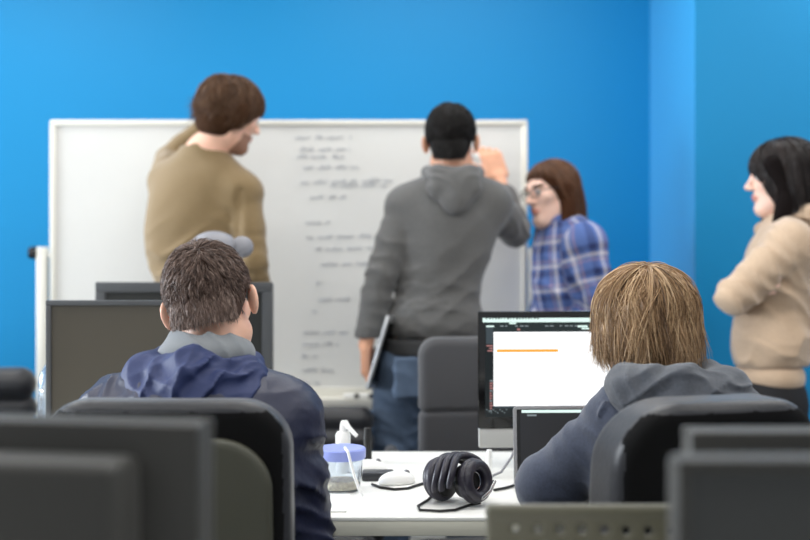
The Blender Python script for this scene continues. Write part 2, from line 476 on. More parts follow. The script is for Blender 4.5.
def to_world(paths, c, R): return paths @ np.asarray(R).T + np.asarray(c)

def nape(n, c=(0, -.055, -.02), r=(.066, .052, .075), z0=-.068, z1=.0, L=.013, fan=1.1):
    a = rng.uniform(-fan, fan, n); z = rng.uniform(z0, z1, n); k = np.sqrt(np.clip(1 - ((z - c[2]) / r[2]) ** 2, .15, 1))
    e = np.stack([c[0] + np.sin(a) * r[0] * k, c[1] - np.cos(a) * r[1] * k, z], 1)
    t = np.linspace(0, 1, 6)[None, :, None]
    return e[:, None] + t * (np.array([0, -.20, -1.0]) * L + rng.normal(size=(n, 1, 3)) * .20 * L)
def resample(a, m):
    n, k, _ = a.shape; x = np.linspace(0, k - 1, m); i = np.minimum(x.astype(int), k - 2); f = (x - i)[None, :, None]
    return a[:, i] * (1 - f) + a[:, i + 1] * f
# ------------------------------------------------------------------ materials
M = MATS
mat('blue_paint', (0, 134, 190), .48, spec=.35, sheen=.17, bump=(220, .10, .002))
mat('grey_carpet', (92, 94, 98), .95, bump=(380, .6, .004), vary=(60, .25))
mat('ceiling_white', (232, 232, 230), .9, bump=(60, .2, .003))
mat('skirting_grey', (70, 74, 80), .5)
mat('board_white', (224, 224, 221), .22, spec=.5, vary=(2.5, .025))
mat('aluminium', (196, 198, 200), .35, metal=.85)
mat('pale_metal', (226, 224, 214), .45, spec=.5)
mat('black_plastic', (22, 22, 23), .45, bump=(500, .15, .0008))
mat('dark_plastic', (29, 28, 24), .55, sheen=.10, bump=(420, .25, .0008))
mat('monitor_grey', (72, 74, 77), .5, bump=(420, .2, .0008))
mat('screen_off', (72, 67, 57), .32, spec=.6)
mat('dark_screen', (44, 45, 44), .4, spec=.4)
mat('marker_ink', (176, 180, 186), .6)
mat('desk_white', (238, 238, 234), .4, vary=(4, .012))
mat('desk_edge', (206, 205, 192), .55, vary=(14, .05), stretch=(1, 8, 14))
mat('white_plastic', (236, 236, 234), .35)
mat('black_leather', (33, 34, 39), .42, bump=(120, .35, .002), spec=.55, sheen=.16)
mat('black_mesh', (13, 13, 14), .85, spec=.2, bump=(700, .7, .0015))
mat('shell_grey', (72, 72, 62), .48, bump=(300, .2, .0008))
mat('olive_plastic', (82, 80, 66), .42, sheen=.2, bump=(300, .15, .0008))
mat('charcoal_fabric', (62, 62, 65), .85, bump=(420, .6, .0015), sheen=.2)
mat('chrome', (190, 190, 192), .18, metal=1.0)
mat('lamp_grey', (132, 132, 138), .5)
mat('mac_silver', (190, 191, 193), .4, metal=.7)
mat('chin_grey', (168, 168, 166), .5, metal=.2)
mat('mac_glass', (14, 14, 15), .12, spec=.5)
mat('mac_keys', (24, 24, 26), .55)
mat('clear_plastic', (236, 242, 248), .08, trans=.92, ior=1.25)
mat('water', (235, 244, 252), .02, trans=1.0, ior=1.33)
mat('lid_blue', (154, 168, 236), .38, trans=.15)
mat('snack', (242, 216, 180), .85, bump=(160, .8, .004), vary=(120, .25))
mat('paper', (244, 244, 242), .8)
mat('cable_black', (18, 18, 20), .45)
mat('cable_white', (236, 236, 236), .4)
mat('pad_purple_black', (44, 42, 52), .38, bump=(150, .4, .002))
mat('eye_white', (226, 222, 216), .25)
mat('pupil', (8, 7, 7), .1)
mat('iris_brown', (74, 48, 30), .2)
mat('iris_blue', (84, 112, 138), .2)
def glow(name, c, s=1.0): return mat(name, (0, 0, 0), .3, emit=c, estr=s)
glow('ui_white', (252, 253, 255), 1.25); glow('ui_mint', (222, 246, 240), 1.0); glow('ui_dark', (36, 46, 48)); glow('ui_panel', (60, 70, 76))
glow('ui_orange', (246, 166, 58)); glow('ui_line', (222, 228, 232)); glow('ui_red', (176, 122, 120), .9); glow('ui_grey', (128, 138, 142)); glow('ui_black', (26, 32, 34)); glow('ui_coal', (44, 45, 47))

# ------------------------------------------------------------------ room
YB, XC, YC, ZT = 5.0, 1.089, 4.224, 2.85
def wall(name, c, s, m='blue_paint'):
    return tag(MB().box(c, s).build(name, M[m], autosmooth=False), kind='structure')
wall('wall_back', ((-3.6 + XC) / 2, YB + .06, ZT / 2), (XC + 3.6, .12, ZT))
wall('wall_right', ((XC + 4.2) / 2, (YC + YB + .12) / 2, ZT / 2), (4.2 - XC, YB + .12 - YC, ZT))
wall('floor', (.3, 1.9, -.05), (7.9, 6.6, .1), 'grey_carpet')
wall('ceiling', (.3, 1.9, ZT + .05), (7.9, 6.6, .1), 'ceiling_white')
# left wall with a band of windows
b = MB()
b.box((-3.66, 1.9, .45), (.12, 6.6, .90)); b.box((-3.66, 1.9, 2.7), (.12, 6.6, .30))
for y, w in ((-1.2, .4), (1.15, .3), (3.0, .3), (4.95, .5)): b.box((-3.66, y, 1.725), (.12, w, 1.65))
tag(b.build('wall_left', M['ceiling_white'], autosmooth=False), kind='structure')
tag(MB().box((-1.255, YB - .008, .05), (4.69, .016, .10), .004).build('baseboard_back', M['skirting_grey']), kind='structure')
b = MB(); b.box((XC - .008, (YB + YC) / 2 - .01, .05), (.016, YB - YC - .02, .10), .004); b.box((2.645, YC - .008, .05), (3.11, .016, .10), .004)
tag(b.build('baseboard_right', M['skirting_grey']), kind='structure')

# ------------------------------------------------------------------ whiteboard on its stand
BY = 4.25; s = BY / FPX
L0, R0 = P(50, 120, BY), P(527.5, 393, BY)
wb = empty('mobile_whiteboard', ((L0[0] + R0[0]) / 2, BY, 0), 0, 'large mobile whiteboard with faint handwriting, on a pale metal stand', 'whiteboard')
o = wb.location; W2 = (R0[0] - L0[0]) / 2; zt, zb = L0[2], R0[2]
MB().box((0, .012, (zt + zb) / 2), (2 * W2 - .03, .02, zt - zb - .03)).build('board_panel', M['board_white'], wb)
b = MB(); fw_ = .022
b.box((0, .01, zt - fw_ / 2), (2 * W2, .034, fw_), .006); b.box((0, .01, zb + fw_ / 2), (2 * W2, .034, fw_), .006)
for q in (-1, 1): b.box((q * (W2 - fw_ / 2), .01, (zt + zb) / 2), (fw_, .034, zt - zb - 2 * fw_ + .002), .004)
b.build('board_frame', M['pale_metal'], wb)
for px in (42, 534):
    x = P(px, 0, BY)[0] - o.x; zz = P(0, 247, BY)[2]
    MB().box((x, .01, (zz + .11) / 2 + .0), (.040, .040, zz - .11), .006).build('post', M['pale_metal'], wb)
    MB().box((x, .01, .09), (.045, .62, .04), .01).build('foot', M['pale_metal'], wb)
    sg = -1 if px < 400 else 1
    b = MB(); b.cyl((x + sg * .018, .01, zz - .022), (x + sg * .030, .01, zz - .022), .012); b.cyl((x + sg * .028, .01, zz - .022), (x + sg * .05, .01, zz - .022), .026, .022)
    b.build('clamp_knob', M['black_plastic'], wb)
    MB().cyl((x - sg * .018, .01, zz - .03), (x - sg * .036, .01, zz - .03), .012).build('pivot', M['aluminium'], wb)
    for yy in (-.27, .29):
        MB().cyl((x - .012, yy, .036), (x + .012, yy, .036), .034).build('caster', M['black_plastic'], wb)
MB().box((0, .01, .19), (2 * W2 - .0, .03, .03), .006).build('crossbar', M['pale_metal'], wb)
tz = P(0, 398, BY)[2]
b = MB(); b.box((0, -.055, tz), (2 * W2 - .06, .10, .010), .003); b.box((0, -.103, tz - .012), (2 * W2 - .06, .012, .042), .004); b.box((0, -.004, tz + .0), (2 * W2 - .06, .012, .05), .003)
b.build('pen_tray', M['pale_metal'], wb)
# handwriting: rows of small joined strokes
rows = [(295, 352, 138), (300, 350, 150), (297, 345, 157), (303, 362, 168), (300, 398, 183), (330, 390, 186), (310, 346, 198), (305, 330, 223), (306, 372, 238), (314, 402, 250), (320, 386, 265), (316, 321, 283), (318, 350, 300),
        (312, 318, 312), (303, 347, 333), (302, 338, 345), (301, 318, 357), (302, 334, 371), (300, 322, 384)]
g = random.Random(5)
for x0, x1, y in rows:
    x = x0; drift = g.uniform(-.03, .01); b = MB()
    while x < x1 - 1:
        wl = g.uniform(7, 18); e = min(x1, x + wl); pts = []; q = x; ph = g.random() * 6
        while q < e:
            yy = y + (q - x0) * drift + math.sin(q * 2.1 + ph) * g.uniform(.8, 2.0) - (2.2 if g.random() < .10 else 0)
            p = P(q, yy, BY); pts.append((p[0] - o.x, .0012, p[2])); q += g.uniform(.5, 1.0)
        if len(pts) > 2: b.tube(pts, .0017, seg=4)
        x = e + g.uniform(2.5, 5)
    b.build('handwritten_line', M['marker_ink'], wb)
p = P(358, 395, BY)
for k, (px, c, nm, lb) in enumerate(((352, 'black_plastic', 'whiteboard_marker', 'black marker lying on the tray under the whiteboard, left of its twin'), (366, 'black_plastic', 'whiteboard_marker', 'black marker on the whiteboard tray, closest to the grey hoodie man'))):
    x = P(px, 0, BY)[0]; r = empty(nm, (x, BY - .06, tz + .0145), 0, lb, 'marker', 'markers on the whiteboard tray')
    MB().cyl((-.028, 0, 0), (.012, 0, 0), .0085).build('barrel', M['white_plastic'], r)
    MB().cyl((.012, 0, 0), (.030, 0, 0), .0095).build('cap', M[c], r)

# ------------------------------------------------------------------ desks
def desk(name, x0, x1, y0, y1, th, label, edge='desk_edge', cat='desk'):
    d = empty(name, ((x0 + x1) / 2, (y0 + y1) / 2, 0), 0, label, cat); w, h = x1 - x0, y1 - y0
    MB().box((0, 0, .73 - .004), (w, h, .008), .002).build('worktop', M['desk_white'], d)
    MB().box((0, 0, .722 - th / 2), (w, h, th), .003).build('edge_band', M[edge], d)
    for a in (-1, 1):
        for c in (-1, 1):
            MB().box((a * (w / 2 - .06), c * (h / 2 - .06), (.722 - th) / 2), (.05, .05, .722 - th), .006).build('leg', M['pale_metal'], d)
    return d
desk('desk', -1.55, 1.35, 2.225, 3.0, .030, 'long white desk with a pale wood edge in front of the seated pair')
desk('desk', -1.75, -.31, 3.03, 3.50, .03, 'white desk behind the dark monitors, further from the seated man')
desk('desk', -1.2, 1.2, .62, 1.40, .03, 'white desk under the blurred monitors nearest the camera')

# ------------------------------------------------------------------ monitors
def monitor(x, y, top, w, h, rz, label, front=True, bulge=None, group=None, body='monitor_grey', zdesk=.73, bez=.017, lower=.02, scr='screen_off'):
    """front=True: screen towards the camera"""
    m = empty('monitor', (x, y, zdesk), rz, label, 'monitor', group); t = top - zdesk; zc = t - h / 2; sg = -1 if front else 1
    MB().box((0, -sg * .008, zc), (w - .002, .034, h - .002), .006).build('housing', M[body], m)
    b = MB(); f = sg * .014
    b.box((0, f, t - bez / 2), (w, .014, bez), .003); b.box((0, f, t - h + lower / 2), (w, .014, lower), .003)
    for q in (-1, 1): b.box((q * (w / 2 - bez / 2), f, zc + (lower - bez) / 2), (bez, .014, h - bez - lower + .002), .003)
    b.build('bezel', M[body], m)
    MB().box((0, sg * .0115, zc + (lower - bez) / 2), (w - 2 * bez + .002, .004, h - bez - lower + .002)).build('screen', M[scr], m)
    bk = -sg
    if bulge:
        bw, bh, bd, dz = bulge
        MB().box((0, bk * (.024 + bd / 2), zc + dz), (bw, bd, bh), .012, seg=3).build('back_cover', M[body], m)
    MB().box((0, bk * .055, (zc + .012) / 2), (.07, .03, zc), .008).build('stand_neck', M[body], m)
    MB().box((0, bk * .03, .008), (.24, .18, .016), .006).build('stand_base', M[body], m)
    return m
Ym = 2.76; a = P(48, 300, Ym); c = P(246, 300, Ym)
monitor((a[0] + c[0]) / 2, Ym, a[2], c[0] - a[0], .31, 0, 'switched-off dark monitor facing us at the left of the seated navy-jacketed man', bez=.013)
Ym = 3.32; a = P(97, 282, Ym); c = P(273, 282, Ym)
monitor((a[0] + c[0]) / 2, Ym, a[2], c[0] - a[0], .34, 0, 'dark blue-grey monitor standing behind the switched-off one, hiding the olive sweater hem', bez=.03, lower=.03, scr='dark_screen')
# blurred monitors nearest the camera
monitor(-.444, 1.17, 1.076, .50, .32, -.17, 'large dark monitor seen from behind, blurred at the bottom left corner', front=False, bulge=(.385, .30, .075, -.020), body='dark_plastic')
a = P(685, 428, 1.30); monitor(a[0] + .24, 1.30, a[2], .48, .30, 0, 'blurred dark monitor at the right, the farther and taller-standing of the two', front=False, body='dark_plastic')
a = P(672, 456, 1.02); monitor(a[0] + .24, 1.02, a[2] , .48, .30, 0, 'blurred dark monitor at the bottom right corner, nearest the camera', body='dark_plastic', bez=.012, scr='dark_screen')

# all-in-one computer with a lit browser page
Yi = 2.74; a = P(478, 311.5, Yi); wI = .515; hI = .285; rz = .055
mc = empty('desktop_computer', (a[0] + wI / 2 * math.cos(rz), Yi + wI / 2 * math.sin(rz), .73), rz, 'silver and black all-in-one computer showing a bright white web page', 'computer')
t = a[2] - .73
MB().box((0, .004, t - hI / 2), (wI, .012, hI), .003).build('glass_front', M['mac_glass'], mc)
MB().box((0, .006, t - hI - .024), (wI - .004, .012, .048), .005).build('chin', M['chin_grey'], mc)
S = Sdf(); S.box((0, .012, t - .166), (wI / 2 - .002, .012, .166), rd=.008); S.ell((0, .016, t - .16), (.21, .034, .14), k=.03); S.cut((0, .008, 0), (0, -1, 0))
link('rear_housing', S.mesh('rear_housing', .007), M['mac_silver'], mc)
b = MB(); b.prism([(-.095, .035, .004), (.095, .035, .004), (.095, .045, .20), (-.095, .045, .20)], (0, .010, 0)); b.box((0, -.0, .004), (.19, .17, .008), .002)
b.build('stand', M['mac_silver'], mc)
ui = ['ui_black', 'ui_mint', 'ui_dark', 'ui_panel', 'ui_white', 'ui_orange', 'ui_line', 'ui_red', 'ui_grey']
b = MB()
def rect(mi, x0, x1, y0, y1, lev):
    """pixel rows of the photo on the screen plane (478..~690 by 311..428)"""
    fx = lambda x: (x - 478) / 211.0 * wI - wI / 2; fz = lambda y: t - (y - 311.5) / 117.0 * hI
    b.mi = mi; yy = -.0022 - lev * .0004
    b.quad([(fx(x0), yy, fz(y1)), (fx(x1), yy, fz(y1)), (fx(x1), yy, fz(y0)), (fx(x0), yy, fz(y0))])
rect(0, 485, 682, 317.5, 417, 0); rect(1, 482.5, 684, 318, 322.3, 1); rect(2, 485, 682, 322.3, 332, 1); rect(3, 486, 493, 325, 344, 2); rect(0, 486, 493.5, 345, 416, 1)
rect(4, 493.5, 682, 332, 406, 3); rect(5, 496.5, 558.5, 349.3, 352.2, 4); rect(3, 494, 682, 406, 408, 3)
for y, x0, x1 in ((337.5, 497, 680), (356, 498, 520), (372, 497, 536), (371.4, 575, 620), (378.4, 496, 585)): rect(6, x0, x1, y, y + .9, 5)
g = random.Random(3)
for x in range(486, 538, 3): rect(0, x, x + g.uniform(.8, 2), 317.6, 319.2, 6)
for x in range(500, 680, 5):
    if g.random() < .7: rect(8, x, x + g.uniform(2, 4), 325.5, 326.6, 6)
rect(1, 486, 494, 325.5, 327, 7); rect(1, 509, 516, 322.5, 324, 7); rect(1, 578, 588, 325.5, 327.5, 7); rect(1, 582, 590, 328, 329.5, 7); rect(7, 517, 520, 328.5, 330.5, 7)
for y in (345, 347.5, 350): rect(7, 487 + g.uniform(-1, 3), 492.5, y, y + 1.3, 7)
for k in range(13):
    y = 380 + k * 2.5; rect(7 if k % 4 else 8, 489.5, 491 + g.uniform(.4, 2), y, y + 1.3, 7)
for k in range(10): rect(8, 486 + k * 2.2, 487.2 + k * 2.2, 409 + (k % 3) * 1.6, 410 + (k % 3) * 1.6, 7)
b.build('screen', [M[u] for u in ui], mc, autosmooth=False)

# laptop
Yl = 2.50; a = P(514, 407, Yl); wl_ = .305
lp = empty('laptop', (a[0] + wl_ / 2, Yl, .73), .03, 'open silver laptop with a dark window, at the hooded person\'s elbow', 'laptop')
t = a[2] - .73; th_ = math.radians(6)
RL = Matrix.Rotation(-th_, 3, 'X'); hh = t / math.cos(th_)
S_ = lambda x, y, z: tuple(RL @ Vector((x, y, z)) + Vector((0, 0, .010)))
lid_pts = [(-wl_ / 2, 0), (wl_ / 2, 0)] + [(wl_ / 2 - .010 + .010 * math.sin(q), hh - .020 + .010 * math.cos(q)) for q in np.linspace(math.pi / 2, 0, 7)] + [(-wl_ / 2 + .010 - .010 * math.sin(q), hh - .020 + .010 * math.cos(q)) for q in np.linspace(0, math.pi / 2, 7)]
MB().prism([S_(x_, .0005, z_) for x_, z_ in lid_pts], tuple(RL @ Vector((0, .007, 0)))).build('lid', M['mac_silver'], lp)
MB().box(S_(0, -.0002, hh / 2 - .004), (wl_ - .015, .002, hh - .026), .0008, rot=RL).build('screen_glass', M['mac_glass'], lp)
b = MB()
def lrect(mi, u0, u1, v0, v1, lev):
    b.mi = mi; yy = -.0016 - lev * .0004; q = lambda u, v: S_((u - .5) * wl_, yy, hh - v * hh)
    b.quad([q(u0, v1), q(u1, v1), q(u1, v0), q(u0, v0)])
lrect(0, .05, .95, .09, .90, 0); lrect(1, .06, .94, .10, .135, 1); lrect(2, .10, .17, .155, .175, 1); lrect(2, .62, .68, .145, .165, 1)
b.build('display', [M['ui_coal'], M['ui_mint'], M['ui_grey']], lp, autosmooth=False)
MB().box((0, -.108, .0075), (wl_, .212, .013), .004, seg=3).build('base', M['mac_silver'], lp)
b = MB()
for r in range(6):
    for k in range(14): b.box((-.128 + k * .0197, -.035 - r * .0185, .0146), (.0165, .0155, .0016), .0004)
b.build('keyboard', M['mac_keys'], lp)
MB().box((0, -.175, .0142), (.10, .064, .0006)).build('trackpad', M['aluminium'], lp)

# ------------------------------------------------------------------ office chairs
def star_base(c, m='black_plastic', seat=.43):
    MB().cyl((0, 0, .10), (0, 0, seat - .03), .028).build('gas_column', M[m], c)
    MB().cyl((0, 0, .075), (0, 0, .125), .045, .036).build('hub', M[m], c)
    for k in range(5):
        a = k * 2 * math.pi / 5 + .3; x, y = math.cos(a), math.sin(a)
        MB().tube([(x * .03, y * .03, .105), (x * .16, y * .16, .095), (x * .29, y * .29, .072)], [.024, .02, .015]).build('base_leg', M[m], c)
        b = MB(); b.cyl((x * .29 - y * .02, y * .29 + x * .02, .028), (x * .29 + y * .02, y * .29 - x * .02, .028), .027); b.cyl((x * .29, y * .29, .03), (x * .29, y * .29, .07), .008)
        b.build('caster', M[m], c)
def office_chair(x, y, rz, top, w, label, leather='black_leather', shell=True, hb=.60, seam=False, th=.075, back_m=None, rc=.085):
    """faces +y before turning; the backrest stands at local y = 0"""
    c = empty('office_chair', (x, y, 0), rz, label, 'office chair')
    zc = top - hb / 2
    S = Sdf(); r = rc
    # rounded slab: 2-d rounded outline, soft edge, curved around the sitter and rolled back at the top
    def slab(p, w_, h_, t_, rc, cy, cz):
        q = p - np.array([0, cy, cz], np.float32)
        q = q.copy(); q[:, 1] -= 0.35 * q[:, 0] ** 2 - .30 * np.maximum(q[:, 2] - h_ * .1, 0) ** 2 * -1 * 0 ; q[:, 1] += .45 * np.maximum(q[:, 2] - h_ * .05, 0) ** 2
        ax = np.abs(q[:, 0]) - (w_ / 2 - rc); az = np.abs(q[:, 2]) - (h_ / 2 - rc)
        d2 = np.sqrt(np.maximum(ax, 0) ** 2 + np.maximum(az, 0) ** 2) + np.minimum(np.maximum(ax, az), 0) - rc
        e = .028 if t_ > .05 else .012
        u = d2 + e; v = np.abs(q[:, 1]) - (t_ / 2 - e)
        return np.sqrt(np.maximum(u, 0) ** 2 + np.maximum(v, 0) ** 2) + np.minimum(np.maximum(u, v), 0) - e
    S.grow(V(-w / 2, -.10, zc - hb / 2), .01); S.grow(V(w / 2, .12, zc + hb / 2), .01)
    S.add(lambda p: slab(p, w, hb, th, r, 0, zc), 0, 'u')
    if seam: S.disp.append(lambda p: .010 * np.exp(-((p[:, 2] - (top - .215)) / .006) ** 2))
    mats = [M[leather], M[back_m or leather]]
    link('backrest', S.mesh('backrest', .006, (lambda fc: ((fc[:, 1] - .35 * 0) < -th * .30 + .35 * fc[:, 0] ** 2 - .45 * np.maximum(fc[:, 2] - zc - hb * .05, 0) ** 2) & (np.abs(fc[:, 0]) < w / 2 - .012) & (fc[:, 2] < top - .018)) if back_m else None), mats if back_m else mats[0], c)
    if shell:
        S = Sdf(); S.grow(V(-w / 2, -.13, zc - hb / 2), .01); S.grow(V(w / 2, .06, zc + hb / 2), .01)
        S.add(lambda p: slab(p, w - .055, hb - .075, .030, .09, -.048, zc - .0225), 0, 'u')
        link('back_shell', S.mesh('back_shell', .005), M['shell_grey'], c)
    S = Sdf(); S.box((0, .30, .405), (.235, .235, .038), rd=.034); S.ell((0, .30, .425), (.20, .20, .03), k=.03)
    link('seat', S.mesh('seat', .008), M[leather], c)
    MB().tube([(0, .20, .375), (0, .02, .38), (0, -.065, .46), (0, -.068, zc - .02)], [.022, .022, .02, .02]).build('back_bar', M['black_plastic'], c)
    b = empty('b', (0, 0, 0)); bpy.data.objects.remove(b)
    MB().box((0, .28, .368), (.20, .22, .03), .008).build('tilt_plate', M['black_plastic'], c)
    n0 = set(c.children); star_base(c, seat=.40)
    for k in set(c.children) - n0: k.location = (0, .28, 0)
    return c
office_chair(P(169, 0, 1.93)[0], 1.93, -.03, 1.004, .425, 'black padded office chair with a grey plastic back shell, under the navy-jacketed man', th=.085, back_m='black_mesh')
office_chair(P(705, 0, 1.90)[0], 1.90, .30, 1.010, .385, 'black leather office chair without a shell, under the person in the blue-grey hoodie', shell=False, back_m='black_mesh', th=.12, rc=.11)
a = P(416, 337, 3.34); office_chair(a[0] + .22, 3.34, math.pi + .10, a[2], .43, 'empty charcoal office chair facing us behind the desk, beside the jeans', leather='charcoal_fabric', shell=False, seam=True, hb=.50, rc=.055)

# puffy leather chairs further back
def leather_chair(x, y, rz, top, label, w=.50):
    c = empty('leather_chair', (x, y, 0), rz, label, 'leather chair', 'puffy black leather chairs')
    S = Sdf(); n = 5; h = top - .40; st = h / n
    for k in range(n):
        z = top - st * (k + .5); S.cap((-w / 2 + .07, .018 * k, z), (w / 2 - .07, .018 * k, z), st * .60 + .006, k=.012)
    link('backrest', S.mesh('backrest', .008), M['black_leather'], c)
    S = Sdf(); S.box((0, .32, .40), (w / 2, .26, .06), rd=.055)
    link('seat', S.mesh('seat', .009), M['black_leather'], c)
    for q in (-1, 1):
        x_ = q * (w / 2 + .035)
        MB().tube([(x_ * .8, .04, .40), (x_, .05, .52), (x_, .09, .615), (x_, .18, .635), (x_, .34, .635), (x_, .44, .615), (x_, .48, .55), (x_ * .8, .46, .40)], .022, seg=12).build('armrest', M['black_leather'], c)
    n0 = set(c.children); star_base(c, seat=.36)
    for k in set(c.children) - n0: k.location = (0, .30, 0)
    return c
a = P(-34, 372, 3.95); leather_chair(a[0], 3.95, .15, a[2], 'puffy black leather chair at the left edge, before the blue wall')
a = P(318, 410, 3.74); leather_chair(a[0], 3.74, math.pi, a[2], 'puffy black leather chair under the whiteboard tray, between navy sleeve and jeans', .42)

# perforated plastic chair close to the camera
Yp = 1.52; a = P(486, 506, Yp); wp = .50
pc = empty('plastic_chair', (a[0] + wp / 2, Yp, 0), math.pi, 'olive-grey plastic chair with a row of round holes along its top', 'chair')
S = Sdf(); zt_ = a[2]; S.box((0, 0, zt_ - .17), (wp / 2, .0065, .17), rd=.006); S.cap((-wp / 2 + .008, 0, zt_ - .006), (wp / 2 - .008, 0, zt_ - .006), .0085, k=.006)
for k in range(15):
    S.cap((wp / 2 - .040 - k * .0298, -.05, zt_ - .030 - .0006 * k), (wp / 2 - .040 - k * .0298, .05, zt_ - .030 - .0006 * k), .0056, k=.002, op='s')
S.disp.append(lambda p: -.35 * 0 * p[:, 0])
link('backrest', S.mesh('backrest', .0035), M['olive_plastic'], pc)
S = Sdf(); S.box((0, .23, .44), (.22, .22, .02), rd=.018); S.box((0, .02, .50), (.20, .018, .07), rd=.015, k=.05)
link('seat', S.mesh('seat', .008), M['olive_plastic'], pc)
for q in (-1, 1):
    MB().tube([(q * .21, .0, zt_ - .30), (q * .21, .015, .46)], .012).build('back_post', M['chrome'], pc)
    for yy, e in ((.03, -.03), (.42, .05)):
        MB().tube([(q * .19, yy, .43), (q * .215, yy + e, .012)], .012).build('leg', M['chrome'], pc)

# ------------------------------------------------------------------ small things
DZ = .73
# desk lamp behind the seated man
Yl = 3.18; a = P(224, 246, Yl)
dl = empty('desk_lamp', (a[0] + .02, Yl + .02, DZ), 0, 'grey round-headed desk lamp peeking above the navy-jacketed man\'s hair', 'desk lamp')
z0 = lambda py: P(0, py, Yl)[2] - DZ
x0 = lambda px: P(px, 0, Yl)[0] - a[0] - .02
MB().lathe([(0, 0), (.085, 0), (.09, .008), (.08, .018), (.02, .024), (0, .025)]).build('base', M['lamp_grey'], dl)
MB().tube([(0, 0, .02), (.01, 0, .25), (x0(238), 0, z0(252))], .010).build('stem', M['lamp_grey'], dl)
S = Sdf(); S.ell((x0(213), 0, z0(247)), (.066, .066, .046), k=.01); S.cut((0, 0, z0(255)), (0, 0, 1) if False else (0, 0, -1))
link('lamp_shade', S.mesh('lamp_shade', .005), M['lamp_grey'], dl)
MB().sph((x0(241), 0, z0(247)), .033, (1, .9, .95)).build('joint', M['lamp_grey'], dl)

# big water bottle
Yw = 2.92; bx = P(55, 0, Yw)[0]; wbt = empty('water_bottle', (bx, Yw, DZ), 0, 'clear plastic water bottle behind the edge of the switched-off monitor', 'bottle')
prof = [(0, 0), (.036, 0), (.043, .008), (.043, .06), (.040, .075), (.043, .09), (.043, .15), (.041, .175), (.043, .19), (.038, .215), (.024, .24), (.0145, .25), (.0145, .265)]
MB().lathe(prof + [(.0128, .265), (.0128, .25), (.022, .238), (.036, .214), (.0412, .19), (.0412, .01), (.034, .003), (0, .003)]).build('bottle_body', M['clear_plastic'], wbt)
MB().lathe([(0, .262), (.0165, .262), (.0165, .279), (.015, .281), (0, .281)]).build('cap', M['white_plastic'], wbt)

# tub with blue lid
Yt = 2.49; a = P(341, 489, Yt); tub = empty('food_tub', (a[0], Yt, DZ), 0, 'clear round tub with a translucent blue lid and beige snack inside', 'food tub')
MB().lathe([(0, 0), (.038, 0), (.042, .004), (.050, .074), (.048, .074), (.040, .006), (0, .004)]).build('tub_body', M['clear_plastic'], tub)
MB().lathe([(0, .006), (.039, .006), (.0405, .016), (.036, .024), (.015, .022), (0, .026)]).build('snack', M['snack'], tub)
MB().lathe([(0, .071), (.053, .071), (.055, .074), (.055, .092), (.052, .095), (.044, .092), (0, .092)]).build('lid', M['lid_blue'], tub)
# pump bottle
Yq = 2.70; a = P(343, 475, Yq); pb = empty('pump_bottle', (a[0], Yq, DZ), 0, 'small white pump bottle behind the blue-lidded tub', 'bottle')
zt2 = P(0, 422, Yq)[2] - DZ
MB().lathe([(0, 0), (.016, 0), (.018, .003), (.018, zt2 - .030), (.014, zt2 - .023), (0, zt2 - .022)]).build('bottle_body', M['white_plastic'], pb)
MB().cyl((0, 0, zt2 - .026), (0, 0, zt2 - .004), .0085, .007).build('pump_collar', M['white_plastic'], pb)
MB().tube([(-.002, 0, zt2 - .004), (.006, -.004, zt2 - .003), (.014, -.01, zt2 - .012), (.034, -.022, zt2 - .030)], [.008, .009, .006, .0045]).build('nozzle', M['white_plastic'], pb)
# black marker standing
a = P(366, 462, 2.72); sm_ = empty('marker_pen', (a[0], 2.85, DZ), 0, 'black marker pen standing upright by the blue-lidded tub', 'marker')
MB().cyl((0, 0, 0), (0, 0, .055), .0105).build('barrel', M['black_plastic'], sm_); MB().cyl((0, 0, .055), (0, 0, .085), .0115, .009).build('cap', M['black_plastic'], sm_)
# white cable from the pump to the desk
tag(MB().tube([tuple(P(*q)) for q in ((345, 447.6, 2.44), (348, 452, 2.425), (351, 464, 2.42), (355, 478, 2.42), (360, 492, 2.42), (363, 496, 2.42))], .0032).build('cable', M['cable_white']), 'thin white cable hanging over the blue tub lid onto the desk', 'cable')
# dark and white lump: a black wallet and two mice
def mouse(x, y, rz, m, label, sc=1.0):
    S = Sdf(); S.ell((0, 0, .006), (.030 * sc, .056 * sc, .030 * sc)); S.cut((0, 0, .0005), (0, 0, -1))
    r = empty('computer_mouse', (x, y, DZ), rz, label, 'computer mouse')
    link('mouse_body', S.mesh('mouse_body', .003), M[m], r)
    MB().cyl((-.004, .030 * sc, .031 * sc), (.004, .030 * sc, .031 * sc), .006).build('scroll_wheel', M['lamp_grey'], r)
    return r
a = P(397, 484, 2.58); mouse(a[0], 2.56, -1.2, 'white_plastic', 'white computer mouse on the desk, trailing a black cable', .8)
a = P(368, 474, 2.72); mouse(a[0], 2.70, -1.4, 'white_plastic', 'second pale mouse on the desk, just behind the black wallet', .85)
a = P(383, 482, 2.60); tag(MB().box((a[0] - .012, 2.61, DZ + .0105), (.075, .05, .021), .006).build('wallet', M['black_leather']), 'small black wallet beside the white mouse on the desk', 'wallet')
tag(MB().box((P(325, 0, 2.36)[0], 2.345, DZ + .002), (.10, .16, .004)).build('note_pad', M['paper']), 'white paper pad under the navy sleeve on the desk', 'paper')
mp = []
for q in ((372, 484), (380, 487), (395, 489), (408, 488), (420, 484), (430, 482)):
    Yq = FPX * (CAMZ - DZ - .004) / (q[1] - HZ); mp.append((*P(q[0], q[1], Yq)[:2], DZ + .0035))
tag(MB().tube(mp, .003).build('mouse_cable', M['cable_black']), 'black cable from the white mouse to the headphones', 'cable')
